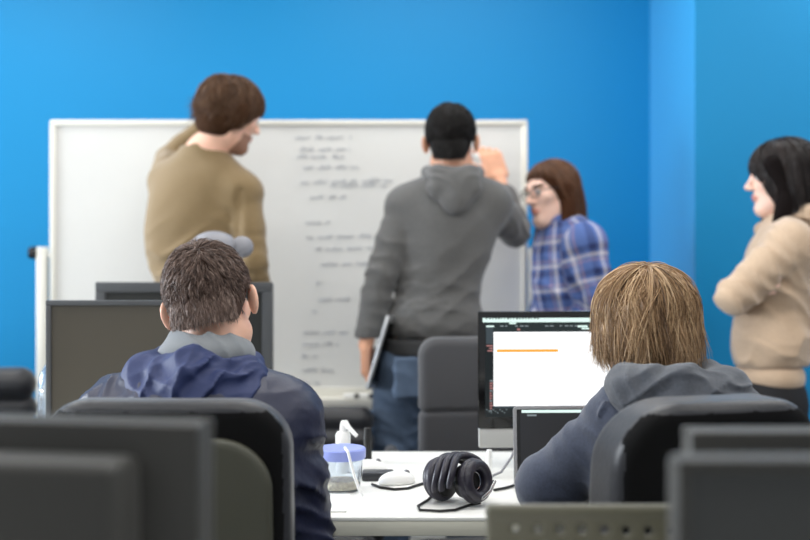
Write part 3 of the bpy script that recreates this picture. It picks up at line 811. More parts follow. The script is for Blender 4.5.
# usb stick-like white stub under the computer and its grey lead
a = P(489, 470, 2.62)
uc = empty('display_cable', (a[0], 2.62, DZ), 0, 'white plug standing at the left corner under the bright computer, with grey lead', 'cable')
MB().tube([(0, 0, .006), (0, 0, .05), (.001, .0, .068)], [.008, .008, .006]).build('plug', M['white_plastic'], uc)
MB().tube([(.006, .01, .004), (.03, .02, .012), (.055, .03, .045), (.075, .05, .085), (.085, .09, .10)], .003).build('lead', M['lamp_grey'], uc)
lc = []
for q in ((494, 490), (505, 488), (512, 486), (516, 484)):
    Yq = FPX * (CAMZ - DZ - .004) / (q[1] - HZ); lc.append((*P(q[0], q[1], Yq)[:2], DZ + .004))
tag(MB().tube(lc, .003).build('laptop_cable', M['cable_black']), 'short black cable plugged into the laptop\'s left side', 'cable')

# headphones lying on the desk
hx = P(463, 490, 2.345); hp = empty('headphones', (hx[0], 2.345, DZ), 0, 'big black over-ear headphones lying on the white desk', 'headphones')
ax = unit(V(.74, -.65, .16)); up = unit(V(0, 0, 1) - ax * ax[2]); sd = np.cross(up, ax)
def ring(cen, R_, r_, n=36, a0=0, a1=2 * math.pi, sq=1.0):
    return [tuple(cen + (up * math.sin(t) * sq + sd * math.cos(t)) * R_) for t in np.linspace(a0, a1, n, endpoint=abs(a1 - a0) < 6.2)]
RA = Matrix((tuple(sd), tuple(up), tuple(ax))).transposed()
for k, (off, s_) in enumerate(((V(.014, -.010, .0505), 1), (V(-.036, .022, .0495), -1))):
    cp_ = MB(); cp_.lathe([(0, -.024), (.026, -.024), (.034, -.018), (.038, -.004), (.038, .006), (.030, .010), (0, .010)], tuple(off), 36, RA); c_ = cp_.build('ear_cup', M['black_plastic'], hp)
    b = MB()
    for q in (0, 1): b.tube(ring(off + ax * s_ * (.010 + q * .010), .0345 - q * .002, 0), .0125 - q * .001, seg=12, closed=True)
    b.build('ear_pad', M['pad_purple_black'], c_)
    if s_ > 0:
        MB().tube(ring(off + ax * .012, .019, 0), .0022, seg=8, closed=True).build('silver_ring', M['chrome'], c_)
bm_ = MB(); c0 = V(-.012, .008, .050)
for o_, R_, t0, t1 in ((-.016, .050, -.35, math.pi + .35), (.004, .051, -.2, math.pi + .3), (.024, .050, -.5, math.pi + .2)):
    arc = [c0 + ax * (o_ + .006 * math.sin(3 * t)) + (sd * math.cos(t) * 1.08 + up * math.sin(t) * .97) * R_ for t in np.linspace(t0, t1, 34)]
    bm_.tube([tuple(V(q[0], q[1], max(q[2], .010))) for q in arc], [.0065 + .002 * math.sin(math.pi * k / 33) for k in range(34)], seg=10)
bm_.build('headband', M['pad_purple_black'], hp)
MB().tube([tuple(c0 + ax * .062 + sd * .046 - up * .012), tuple(c0 + ax * .066 + sd * .020 - up * .030), tuple(c0 + ax * .064 - sd * .006 - up * .040)], .0042).build('yoke', M['chrome'], hp)
MB().tube([tuple(c0 - ax * .058 + sd * .02 - up * .02), tuple(c0 - ax * .066 + sd * .0 - up * .036)], .006).build('cord_socket', M['black_plastic'], hp)
cb = []
for q in ((438, 489), (428, 500), (418, 506), (420, 510), (440, 511), (455, 510), (470, 505), (480, 503)):
    Yq = FPX * (CAMZ - DZ - .004) / (q[1] - HZ); w_ = P(q[0], q[1], Yq); cb.append((w_[0] - hx[0], w_[1] - 2.345, .004))
MB().tube(cb, .0028).build('cord', M['cable_black'], hp)
# ------------------------------------------------------------------ the people
for nm, c in (('skin_light', (232, 184, 160)), ('skin_warm', (222, 166, 136)), ('skin_pale', (236, 196, 178))):
    mat(nm, c, .48, spec=.4, vary=(40, .05)); b_ = M[nm].node_tree.nodes['Principled BSDF']
    b_.inputs['Subsurface Weight'].default_value = .12; b_.inputs['Subsurface Radius'].default_value = (.012, .005, .003); b_.inputs['Subsurface Scale'].default_value = .6
mat('lips', (202, 134, 120), .4); mat('brow_brown', (74, 52, 38), .8); mat('stubble', (156, 116, 96), .7)
mat('navy_nylon', (33, 37, 60), .46, spec=.5, bump=(60, .25, .004), crumple=(7, .7, .014))
mat('navy_nylon_hood', (42, 52, 90), .6, spec=.35, bump=(60, .25, .004), crumple=(9, .8, .014))
mat('grey_jersey', (112, 116, 120), .9, bump=(600, .5, .0012), sheen=.25)
mat('slate_jersey', (55, 62, 80), .9, bump=(520, .6, .0014), vary=(180, .16), sheen=.3)
mat('slate_hood', (63, 67, 75), .9, bump=(520, .6, .0014), vary=(180, .16), sheen=.3)
mat('olive_knit', (126, 105, 72), .85, bump=(600, .5, .0012), vary=(200, .06), sheen=.25)
mat('heather_grey', (92, 91, 90), .9, bump=(520, .6, .0014), vary=(220, .14), sheen=.25)
mat('dark_rib', (52, 52, 53), .9, bump=(500, .5, .001), stretch=(1, 1, .1))
mat('tan_fleece', (186, 161, 136), .92, bump=(420, .6, .0014), vary=(160, .05), sheen=.3)
mat('jeans_blue', (80, 96, 118), .85, bump=(600, .5, .001), vary=(9, .28))
mat('jeans_navy', (36, 44, 66), .85, bump=(600, .5, .001), vary=(9, .2))
mat('black_denim', (22, 22, 25), .85, bump=(600, .5, .001))
mat('shoe_dark', (34, 33, 34), .6); mat('shoe_white', (214, 212, 208), .55)
hair_mat('hair_brown_short', (52, 39, 33), (110, 90, 81), (172, 151, 140))
hair_mat('hair_honey', (66, 45, 30), (152, 120, 86), (218, 188, 150), .36)
hair_mat('hair_brown', (44, 28, 18), (92, 64, 44), (136, 102, 74))
hair_mat('hair_black', (10, 9, 9), (26, 22, 21), (48, 42, 40))
hair_mat('hair_chestnut', (48, 28, 18), (96, 64, 44), (132, 94, 66))
hair_mat('hair_raven', (14, 11, 11), (34, 27, 26), (66, 54, 50), .34)
# plaid: woven bands that follow trunk and sleeves through the shirt's own coordinates
pm = mat('plaid_flannel', (70, 84, 160), .88, bump=(500, .5, .001)); nt = pm.node_tree; bs = nt.nodes['Principled BSDF']
at = nt.nodes.new('ShaderNodeAttribute'); at.attribute_name = 'weave'; sp = nt.nodes.new('ShaderNodeSeparateXYZ'); nt.links.new(at.outputs['Vector'], sp.inputs[0])
def band(sock, stops):
    f = nt.nodes.new('ShaderNodeMath'); f.operation = 'FRACT'; nt.links.new(sock, f.inputs[0])
    r = nt.nodes.new('ShaderNodeValToRGB'); r.color_ramp.interpolation = 'CONSTANT'
    while len(r.color_ramp.elements) < len(stops): r.color_ramp.elements.new(.5)
    for e, (p_, c_) in zip(r.color_ramp.elements, stops): e.position = p_; e.color = lin(c_)
    nt.links.new(f.outputs[0], r.inputs[0]); return r.outputs[0]
st = [(0, (82, 106, 164)), (.20, (40, 52, 98)), (.44, (82, 106, 164)), (.54, (214, 208, 214)), (.68, (100, 122, 172)), (.78, (158, 130, 150)), (.86, (82, 106, 164))]
mx = nt.nodes.new('ShaderNodeMix'); mx.data_type = 'RGBA'; mx.inputs[0].default_value = .5
nt.links.new(band(sp.outputs[0], st), mx.inputs[6]); nt.links.new(band(sp.outputs[1], st), mx.inputs[7]); nt.links.new(mx.outputs[2], bs.inputs['Base Color'])

def make_body(label, J, hc, R, skin, hands, sc=1.0, female=False, w=1.0, iris='iris_brown', stubble=False, brow='brow_brown', vox=.0042):
    """one continuous body: head, neck, trunk, arms, hands, legs, feet"""
    S = Sdf(); base = V(J['pelvis'][0], J['pelvis'][1], 0)
    add_torso(S, J, -.014, w=w)
    for s in 'lr': add_arm(S, J, s, -.004 if not female else -.008); add_leg(S, J, s, -.006)
    for s in 'lr':
        a = J['a' + s]; S.cap(a, V(a[0], a[1], .05), .034, .036); S.cap(V(a[0], a[1] + .0, .045), V(a[0], a[1], .045) + J['fw'] * .12, .036, .026)
    S.cap(J['neck'] + V(0, 0, -.03), hc + R @ V(0, -.012, -.055), .060 if not female else .052, .055 if not female else .046, k=.03)
    add_head(S, hc, R, female=female)
    for s, (d, n, cu) in hands.items(): hand(S, J['w' + s], d, n, s == 'r', cu, sc=sc)
    me = S.mesh('person', vox, skin_regions(hc, R, stubble=stubble))
    me.transform(Matrix.Translation(-Vector(base)))
    o = link('person', me, [M[skin], M['lips'], M[brow], M['stubble']], None, base)
    o['_b'] = list(base); tag(o, label, 'person')
    eyes(o, hc, R, M[iris]); return o
def ring_hem(S, c, n, R, rx, ry, r, k=.012, m=26):
    """rounded band around a trunk (hem, collar)"""
    pts = [c + R @ V(rx * math.cos(t), ry * math.sin(t), 0) for t in np.linspace(0, 2 * math.pi, m, endpoint=False)]
    for a, b in zip(pts, pts[1:] + pts[:1]): S.cap(a, b, r, k=k)
def add_folds(S, lst):
    """lst of (centre, radius, direction, wavelength, amplitude, seed)"""
    for c, r, d, wl, a, sd in lst:
        S.disp.append(lambda p, c=c, r=r, d=d, wl=wl, a=a, sd=sd: a * near(p, c, r) * waves(p, d, wl, sd))

# ================= seated man in the navy jacket
hc = P(211, 306, 2.25); R = head_rot(V(.06, 1, -.10), -.20)
J = dict(pelvis=V(-.400, 2.095, .525), neck=V(-.392, 2.165, 1.005), sl=V(-.545, 2.165, .930), sr=V(-.240, 2.155, .930), el=V(-.60, 2.20, .70), er=V(-.205, 2.19, .70), wl=V(-.48, 2.37, .60), wr=V(-.33, 2.37, .605), fw=V(0, 1, 0))
sit_legs(J, fwd=.43, foot=.45)
man = make_body('person in a navy hooded jacket with short brown hair, seated with back turned', J, hc, R, 'skin_light', {'l': (V(.5, .8, -.1), V(0, 0, -1), .5), 'r': (V(-.5, .8, -.1), V(0, 0, -1), .5)}, vox=.004)
S = Sdf(); add_torso(S, J, .022, w=1.04)
for s in 'lr': add_arm(S, J, s, .024, upto=.97)
S.ell(V(-.395, 2.09, .80), (.180, .120, .22), k=.06)
add_folds(S, [(J['er'] + V(.0, 0, .02), .14, V(.15, .3, 1), .042, .010, 1), (J['sr'] + V(.03, 0, -.08), .13, V(.5, -.2, 1), .060, .009, 2), (J['sl'] + V(0, -.03, -.02), .14, V(1, 0, .8), .050, .006, 3), (V(-.40, 2.05, .92), .18, V(.6, 0, 1), .07, .006, 4), (V(-.2, 2.2, .83), .12, V(.1, .6, 1), .033, .006, 9)])
S.cap(V(-.225, 2.16, .995), V(-.160, 2.14, .88), .004, k=.010)
S.cut(V(-.4, 2.1, .50), V(0, 0, -1), .01)
part('jacket', S, .005, M['navy_nylon'], man)
S = Sdf(); n = V(-.388, 2.185, 1.048)
ring_hem(S, n + V(.005, -.005, .010), None, np.eye(3), .070, .062, .012, .03); S.cap(n + V(0, 0, -.02), n + V(.004, .012, .050), .074, .068, k=.03)
S.cap(n + V(0, 0, .10), n + V(0, .01, .04), .060, .058, k=.01, op='s'); S.cut(n + V(0, 0, .052), V(.1, .16, 1), .012)
add_folds(S, [(n, .15, V(1, .6, .4), .05, .003, 5)])
part('inner_collar', S, .004, M['grey_jersey'], man)
S = Sdf(); h0 = V(-.385, 2.165, 1.003)
S.cap(h0 + V(-.085, .055, .040), h0 + V(-.105, -.02, .010), .030, .038, k=.04); S.cap(h0 + V(-.105, -.02, .010), h0 + V(-.01, -.085, .030), .040, .036, k=.05); S.cap(h0 + V(-.01, -.085, .030), h0 + V(.085, -.035, .012), .036, .032, k=.05); S.cap(h0 + V(.085, -.035, .012), h0 + V(.08, .06, .030), .032, .028, k=.04)
S.cap(h0 + V(-.125, -.045, -.030), h0 + V(-.01, -.105, -.015), .022, .036, k=.05); S.cap(h0 + V(-.01, -.105, -.020), h0 + V(.125, -.045, -.035), .038, .018, k=.05)
S.ell(h0 + V(-.005, -.095, -.045), (.118, .040, .060), k=.05)
add_folds(S, [(V(-.47, 2.05, 1.03), .09, V(.9, 0, .8), .050, .012, 11), (V(-.37, 2.05, 1.02), .09, V(-.5, .2, 1), .046, .012, 12), (V(-.31, 2.08, 1.02), .07, V(-.7, .2, 1), .035, .008, 13), (V(-.42, 2.03, .98), .10, V(1, 0, .2), .07, .008, 14)])
part('hood', S, .004, M['navy_nylon_hood'], man)
S = Sdf(); 
for s in 'lr': add_leg(S, J, s, .012)
S.ell(J['pelvis'], (.175, .13, .13), k=.05); S.cut(V(0, 0, .10), V(0, 0, -1))
part('jeans', S, .009, M['jeans_navy'], man); shoes(J, man, M['shoe_dark'], (0, 1))
# short hair: dense, brushed forward from the crown
S = Sdf(); S.frame(hc, R); S.ell((0, -.013, .037), (.0785, .098, .088)); S.ell((0, -.055, -.02), (.063, .050, .060), k=.03); S.frame()
S.cut(hc + R @ V(0, .075, .045), R @ V(0, 1, -.55), .01); S.cut(hc + R @ V(0, -.05, -.040), R @ V(0, -.05, -1), .01)
S.frame(hc, R)
for s in (-1, 1): S.ell((s * .088, .004, -.022), (.018, .034, .036), k=.006, op='s')
S.frame()
cap_me = S.mesh('scalp', .004)
def reg(q): return (q[:, 2] > -.62 + np.clip(q[:, 1], 0, 1) * 1.0) & (q[:, 1] < .80) & ~((np.abs(q[:, 0]) > .80) & (q[:, 2] < -.10) & (q[:, 1] > -.25))
def flow(q, p):
    cw = np.array([.10, -.55, .80]); d = q - cw; d -= q * (d * q).sum(1, keepdims=True); d /= np.linalg.norm(d, axis=1, keepdims=True) + .15
    return d + np.array([0, .0, -.25])
pt = comb(6500, reg, flow, 6, lambda q: .012 + .020 * np.clip(q[:, 2] + .35, 0, 1), .15, (.0785, .098, .088), (0, -.013, .037), lift=(.004, .013), jitter=.22, seed=3, clumps=420)
pt = np.concatenate([pt, nape(4200, r=(.072, .058, .085), z0=-.034, z1=.045, L=.017)])
tn = np.clip(rng.normal(.48, .20, len(pt)) + .22 * np.clip(-pt[:, 0, 2] * 8, -.5, 1), 0, 1)
hair_part(man, cap_me, to_world(pt, hc, R), rng.uniform(.0006, .0010, len(pt)), tn, M['hair_brown_short'])

# ================= seated person with the honey-brown bob
hc = P(645, 328, 2.25) + V(0, .015, 0); R = head_rot(V(-.10, 1, -.16), .03)
J = dict(pelvis=V(.525, 2.045, .525), neck=V(.515, 2.145, .958), sl=V(.428, 2.145, .925), sr=V(.615, 2.115, .905), el=V(.285, 2.225, .795), er=V(.67, 2.20, .745), wl=V(.490, 2.385, .778), wr=V(.560, 2.36, .790), fw=V(0, 1, 0))
sit_legs(J, fwd=.43, foot=.40)
wom = make_body('person with a honey-brown bob in a blue-grey hoodie, seated at the laptop', J, hc, R, 'skin_light', {'l': (V(.75, .6, -.12), V(.1, -.1, -1), .25), 'r': (V(-.4, .9, -.05), V(0, 0, -1), .3)}, sc=.92, female=True, vox=.004, w=.92)
S = Sdf(); add_torso(S, J, .018, w=.98)
add_arm(S, J, 'l', .020, upto=.20); add_arm(S, J, 'r', .020, upto=.95)
S.ell(J['el'] + V(.0, -.005, -.005), (.054, .058, .055), k=.03)
add_folds(S, [(J['el'] + V(.02, 0, .06), .10, V(.5, -.3, 1), .050, .005, 21), (J['el'] + V(.06, .04, .0), .08, V(1, .5, .3), .040, .004, 22), (J['sl'] + V(-.02, -.03, -.05), .11, V(.4, .2, 1), .055, .006, 23), (V(.5, 2.05, .93), .15, V(.5, 0, 1), .07, .006, 24)])
S.cap(V(.40, 2.10, 1.02), V(.345, 2.085, .93), .003, k=.010)
S.cut(V(.5, 2.1, .52), V(0, 0, -1), .01)
part('hoodie', S, .005, M['slate_jersey'], wom)
S = Sdf(); n = V(.512, 2.14, .988)
S.cap(n + V(-.080, .06, .035), n + V(-.092, -.015, .012), .028, .034, k=.04); S.cap(n + V(-.092, -.015, .012), n + V(-.005, -.075, .018), .034, .034, k=.04); S.cap(n + V(-.005, -.075, .018), n + V(.09, -.03, .012), .034, .032, k=.04); S.cap(n + V(.09, -.03, .012), n + V(.08, .06, .03), .032, .028, k=.04)
S.ell(n + V(.01, -.085, -.030), (.125, .040, .052), k=.04); S.ell(n + V(-.07, -.06, .005), (.06, .045, .045), k=.03); S.cap(n + V(.06, -.07, -.005), n + V(.125, -.05, -.015), .028, .018, k=.04)
add_folds(S, [(n + V(-.02, -.11, .01), .09, V(-.45, .1, 1), .045, .010, 31), (n + V(.08, -.09, .0), .07, V(.35, 0, 1), .035, .008, 32), (n + V(-.09, -.06, .0), .06, V(1, 0, .5), .045, .007, 33)])
part('hood', S, .004, M['slate_hood'], wom)
S = Sdf()
for s in 'lr': add_leg(S, J, s, .010)
S.ell(J['pelvis'], (.17, .13, .13), k=.05); S.cut(V(0, 0, .10), V(0, 0, -1))
part('jeans', S, .009, M['jeans_navy'], wom); shoes(J, wom, M['shoe_dark'], (0, 1))
S = Sdf(); S.frame(hc, R); S.ell((0, -.016, .032), (.090, .108, .094)); S.ell((0, -.030, -.035), (.095, .092, .060), k=.06); S.ell((0, .075, -.07), (.06, .05, .085), k=.02, op='s'); S.cut((0, -.03, -.078), (0, .1, -1), .02); S.frame()
cap_me = S.mesh('scalp', .004)
def reg(q): return (q[:, 2] > -.05 + np.clip(q[:, 1], 0, 1) * .35) & (q[:, 1] < .92)
def flow(q, p):
    cw = np.array([-.05, -.30, .95]); d = q - cw; d -= q * (d * q).sum(1, keepdims=True); d /= np.linalg.norm(d, axis=1, keepdims=True) + .05
    return d
pt = comb(7500, reg, flow, 13, lambda q: .105 + .105 * np.clip(q[:, 2], 0, 1) + .03 * np.clip(-q[:, 1], 0, 1), .85, (.088, .106, .096), (0, -.016, .030), lift=(.004, .024), colliders=[((0, -.028, -.008), (.101, .097, .080))], jitter=.19, curl_in=1.1, flare=.006, rag=.68, seed=8, clumps=330)
lo_ = pt[:, -1, 2]
th3 = np.arctan2(pt[:, 5, 0], pt[:, 5, 1]); tn = np.clip(rng.normal(.50, .17, len(pt)) + .17 * np.sin(th3 * 23) + .10 * np.sin(th3 * 9 + 1), 0, 1)
hair_part(wom, cap_me, to_world(pt, hc, R), rng.uniform(.0007, .0013, len(pt)), tn, M['hair_honey'])

# ================= standing man in the olive sweater
Yo = 3.85; hc = P(231, 115, Yo - .02); R = head_rot(V(.80, .52, -.28), .10)
J = dict(pelvis=P(200, 352, Yo) + V(0, -.01, 0), neck=P(203, 150, Yo), sl=P(168, 182, Yo + .07), sr=P(243, 193, Yo - .06), el=P(169, 160, Yo + .25), er=P(253, 262, Yo - .11), wl=P(212, 122, Yo + .30), wr=P(262, 334, Yo + .0), fw=unit(V(.15, 1, 0)))
stand_legs(J, J['fw'])
olv = make_body('person in an olive sweater standing at the left of the whiteboard, looking down', J, hc, R, 'skin_light', {'l': (V(.4, .55, .6), V(.2, 1, 0), .5), 'r': (V(.1, .1, -1), V(-1, .1, 0), .35)}, stubble=True)
S = Sdf(); add_torso(S, J, .006, w=.98)
S.ell(P(192, 235, Yo + .01), (.163, .11, .25), k=.05)
for s in 'lr': add_arm(S, J, s, .010, upto=.97, k=.010)
S.cap(P(240, 192, Yo - .128), P(236, 240, Yo - .146), .006, k=.022, op='s'); S.cap(P(236, 240, Yo - .146), P(235, 330, Yo - .136), .006, k=.022, op='s')
add_folds(S, [(J['er'] + V(0, 0, .02), .12, V(.1, .5, 1), .05, .006, 41), (P(175, 262, Yo - .12), .16, V(-.45, 0, 1), .085, .005, 42), (P(235, 215, Yo - .1), .10, V(.8, 0, .8), .06, .002, 43), (P(205, 300, Yo - .1), .15, V(.2, 0, 1), .07, .007, 44)])
S.cap(J['neck'] + V(0, .0, .16), J['neck'] + V(0, .01, .01), .064, .066, k=.012, op='s')
S.cut(P(200, 345, Yo), V(0, 0, -1), .01)
part('sweater', S, .006, M['olive_knit'], olv)
S = Sdf()
for s in 'lr': add_leg(S, J, s, .014)
S.ell(J['pelvis'] + V(0, 0, .0), (.168, .122, .14), k=.05); S.cut(V(0, 0, .07), V(0, 0, -1)); S.cut(J['pelvis'] + V(0, 0, .11), V(0, 0, 1))
part('jeans', S, .009, M['jeans_navy'], olv); shoes(J, olv, M['shoe_dark'], J['fw'])
S = Sdf(); S.frame(hc, R); S.ell((0, -.014, .036), (.089, .106, .094)); S.ell((0, -.045, -.040), (.082, .070, .062), k=.04); S.ell((0, .100, -.045), (.075, .070, .090), k=.015, op='s'); S.cut((0, -.05, -.094), (0, .1, -1), .02)
for s in (-1, 1): S.ell((s * .084, -.004, -.002), (.022, .034, .050), k=.02)
S.frame(); cap_me = S.mesh('scalp', .005)
def reg(q): return (q[:, 2] > -.30 + np.clip(q[:, 1], 0, 1) * .75) & (q[:, 1] < .95)
def flow(q, p):
    d = q - np.array([0, -.40, .90]); d -= q * (d * q).sum(1, keepdims=True); return d / (np.linalg.norm(d, axis=1, keepdims=True) + .05)
pt = comb(3200, reg, flow, 9, lambda q: .085 + .065 * np.clip(q[:, 2], 0, 1), .8, (.086, .104, .092), (0, -.014, .036), lift=(.006, .018), face=lambda z: np.where(z > .03, 1.0, .075 + (z - .03) * .9), jitter=.32, flare=.006, rag=.6, seed=12, clumps=170, curl_in=.2)
hair_part(olv, cap_me, to_world(pt, hc, R), rng.uniform(.0010, .0018, len(pt)), np.clip(rng.normal(.5, .2, len(pt)), 0, 1), M['hair_brown'])

# ================= standing man in the grey hoodie, writing
Yg = 3.82; hc = P(451, 143, Yg); R = head_rot(V(.12, 1, -.05), -.02)
J = dict(pelvis=P(428, 362, Yg), neck=P(453, 180, Yg - .01), sl=P(407, 207, Yg), sr=P(491, 203, Yg + .02), el=P(382, 274, Yg - .05), er=P(515, 232, Yg + .17), wl=P(366, 344, Yg - .03), wr=P(499, 179, Yg + .27), fw=unit(V(.0, 1, 0)))
stand_legs(J, J['fw'], spread=.05)
gry = make_body('person in a grey hoodie and jeans, back turned, writing on the whiteboard', J, hc, R, 'skin_warm', {'l': (V(.02, .10, -1), V(1, -.1, 0), [.55, .6, .65, .7]), 'r': (V(-.30, .25, .95), V(-.35, .9, 0), [.7, 1.0, 1.1, 1.1])}, sc=1.06)
S = Sdf(); add_torso(S, J, .012, w=.98, low=False)
w0 = P(434, 324, Yg); S.ell(w0, (.166, .135, .10), k=.06)
for s, u in (('l', .90), ('r', .66)): add_arm(S, J, s, .015, upto=u, k=.010)
cl = J['el'] + (J['wl'] - J['el']) * .88; S.cap(cl, cl + (J['wl'] - J['el']) * .06, .044, .040, k=.01)
add_folds(S, [(J['el'] + V(0, 0, -.02), .15, V(.3, .2, 1), .060, .009, 51), (P(415, 300, Yg - .14), .18, V(.3, 0, 1), .085, .010, 52), (P(470, 260, Yg - .14), .18, V(-.6, 0, 1), .095, .010, 53), (J['er'], .12, V(.5, .3, .8), .05, .006, 54), (P(425, 325, Yg - .12), .14, V(.1, 0, 1), .055, .007, 55)])
S.cut(P(430, 338, Yg), V(0, 0, -1), .012)
part('hoodie', S, .006, M['heather_grey'], gry)
S = Sdf(); hm = P(431, 346, Yg); S.ell(hm, (.181, .146, .13)); S.cut(hm + V(0, 0, .028), V(0, 0, 1), .006); S.cut(hm + V(0, 0, -.028), V(0, 0, -1), .006)
part('hem_rib', S, .005, M['dark_rib'], gry)
S = Sdf(); n = P(453, 182, Yg - .02)
S.cap(n + V(-.085, .03, .035), n + V(-.055, -.065, .02), .024, .028, k=.03); S.cap(n + V(.085, .03, .035), n + V(.055, -.065, .02), .024, .028, k=.03); S.cap(n + V(-.055, -.065, .02), n + V(.055, -.065, .02), .028, k=.03)
S.ell(n + V(0, -.095, -.025), (.092, .030, .055), k=.03); S.ell(n + V(.005, -.100, -.075), (.045, .026, .040), k=.03)
S.cap(n + V(.004, -.140, .030), n + V(.004, -.140, -.085), .003, k=.014, op='s')
add_folds(S, [(n + V(-.05, -.10, .0), .07, V(.6, 0, 1), .05, .005, 56), (n + V(.05, -.10, .0), .07, V(-.6, 0, 1), .05, .005, 57)])
part('hood', S, .005, M['heather_grey'], gry)
S = Sdf()
for s in 'lr': add_leg(S, J, s, .020)
S.ell(J['pelvis'], (.178, .130, .15), k=.05); S.cut(V(0, 0, .07), V(0, 0, -1)); S.cut(J['pelvis'] + V(0, 0, .075), V(0, 0, 1))
add_folds(S, [(J['hl'] + V(0, -.1, -.12), .16, V(.5, 0, 1), .07, .008, 61), (J['kl'], .2, V(.2, 0, 1), .06, .008, 62)])
S.box(P(412, 378, Yg - .155), (.062, .012, .068), rd=.010, k=.012)
part('jeans', S, .007, M['jeans_blue'], gry); shoes(J, gry, M['shoe_white'], J['fw'])
S = Sdf(); S.frame(hc, R); S.ell((0, -.012, .040), (.080, .100, .089)); S.ell((0, -.050, -.02), (.060, .052, .056), k=.04); S.cut((0, .08, .05), (0, 1, -.5), .01); S.cut((0, -.05, -.062), (0, .25, -1), .008)
for s in (-1, 1): S.ell((s * .092, .006, -.022), (.020, .034, .038), k=.006, op='s')
S.frame(); cap_me = S.mesh('scalp', .005)
pt = comb(3000, lambda q: (q[:, 2] > -.35 + np.clip(q[:, 1], 0, 1)) & (q[:, 1] < .85), lambda q, p: (lambda d: d / (np.linalg.norm(d, axis=1, keepdims=True) + .1))(q - np.array([.1, -.4, .9])) , 5, lambda q: .014 + .022 * np.clip(q[:, 2] + .2, 0, 1), .2, (.080, .100, .089), (0, -.012, .040), lift=(.003, .010), jitter=.3, seed=15)
pt = np.concatenate([resample(pt, 6), nape(2200, (0, -.050, -.015), (.068, .058, .070), z0=-.058, z1=.04)])
hair_part(gry, cap_me, to_world(pt, hc, R), rng.uniform(.0010, .0016, len(pt)), np.clip(rng.normal(.45, .2, len(pt)), 0, 1), M['hair_black'])
# what he holds
d_ = unit(V(-.30, .92, .22)); w_ = J['wr'] + unit(V(-.30, .25, .95)) * .105 + V(-.040, .075, .0)
mk = empty('whiteboard_marker', tuple(w_), 0, 'marker held up to the whiteboard by the man in the grey hoodie', 'marker')
MB().cyl(tuple(-d_ * .055), tuple(d_ * .045), .0085).build('barrel', M['white_plastic'], mk); MB().cyl(tuple(d_ * .045), tuple(d_ * .062), .005, .003).build('tip', M['black_plastic'], mk)
hw = P(384, 352, Yg - .075)
tb = empty('tablet', tuple(hw), 0, 'thin silver tablet held upright against the thigh by the hanging hand', 'tablet')
Rt = Matrix.Rotation(.28, 3, 'Y') @ Matrix.Rotation(-.25, 3, 'Z')
MB().box((0, 0, 0), (.012, .17, .25), .005, rot=Rt).build('tablet_body', M['aluminium'], tb); MB().box(tuple(Rt @ Vector((.0064, 0, 0))), (.0015, .15, .205), .0005, rot=Rt).build('screen', M['mac_glass'], tb)

# ================= woman in the plaid shirt
Yp_ = 4.06; hc = P(552, 193, Yp_); R = head_rot(V(-.86, -.48, -.12), .10)
J = dict(pelvis=P(580, 372, Yp_) + V(.0, 0, 0), neck=P(563, 226, Yp_), sl=P(585, 244, Yp_ - .12), sr=P(556, 240, Yp_ + .15), el=P(598, 300, Yp_ - .16), er=P(548, 296, Yp_ + .2), wl=P(586, 356, Yp_ - .10), wr=P(540, 300 + 40, Yp_ + .12), fw=unit(V(-.9, -.25, 0)))
stand_legs(J, J['fw'], hip=.08)
pld = make_body('person with glasses and long brown hair in a blue plaid shirt, beside the whiteboard', J, hc, R, 'skin_pale', {'l': (V(-.2, .1, -1), V(0, 1, 0), .4), 'r': (V(-.2, -.1, -1), V(0, -1, 0), .4)}, sc=.92, female=True, w=.90, iris='iris_blue')
S = Sdf(); add_torso(S, J, .014, w=.93)
for s in 'lr': add_arm(S, J, s, .016, upto=.95)
S.ell(J['neck'] + (J['pelvis'] - J['neck']) * .42 + J['fw'] * .055, (.07, .11, .08), k=.06)
add_folds(S, [(J['el'], .12, V(.2, .2, 1), .055, .007, 71), (P(565, 290, Yp_ - .1), .15, V(.5, 0, 1), .08, .008, 72)])
S.cut(P(580, 372, Yp_) + V(0, 0, -.06), V(0, 0, -1), .01)
sh = part('shirt', S, .006, M['plaid_flannel'], pld)
vv = np.empty(len(sh.data.vertices) * 3, np.float32); sh.data.vertices.foreach_get('co', vv); vv = vv.reshape(-1, 3) + np.array(pld['_b'])
def segd(p, a, b):
    t = np.clip(((p - a) @ (b - a)) / ((b - a) @ (b - a)), 0, 1); return np.linalg.norm(p - a - t[:, None] * (b - a), axis=1), t
Rt_ = torso_frame(J); uv = np.zeros((len(vv), 3)); q = (vv - J['pelvis']) @ Rt_
uv[:, 0] = np.arctan2(q[:, 0], q[:, 1]) * .13 / .085; uv[:, 1] = q[:, 2] / .085; best = np.linalg.norm(q[:, :2] / np.array([1, .8]), axis=1) - .085
for s in 'lr':
    for a, b, o_ in ((J['s' + s], J['e' + s], 0.), (J['e' + s], J['w' + s], np.linalg.norm(J['e' + s] - J['s' + s]))):
        d_, t = segd(vv, a, b); ln = np.linalg.norm(b - a); m_ = d_ - .02 < best; ax_ = unit(b - a); e1 = unit(np.cross(ax_, V(.3, 1, .2))); e2 = np.cross(ax_, e1)
        r_ = vv - a; ang = np.arctan2(r_ @ e1, r_ @ e2)
        uv[m_, 0] = (ang * .055 / .085)[m_]; uv[m_, 1] = ((o_ + t * ln) / .085)[m_]; best = np.where(m_, d_ - .02, best)
atr = sh.data.attributes.new('weave', 'FLOAT_VECTOR', 'POINT'); atr.data.foreach_set('vector', uv.astype(np.float32).ravel())
S = Sdf(); n = J['neck']; ring_hem(S, n + V(0, 0, .018), None, np.eye(3), .062, .062, .016, .02); S.cap(n, n + V(-.07, -.03, -.05), .012, k=.02)
cl_ = part('collar', S, .005, M['plaid_flannel'], pld); a_ = cl_.data.attributes.new('weave', 'FLOAT_VECTOR', 'POINT')
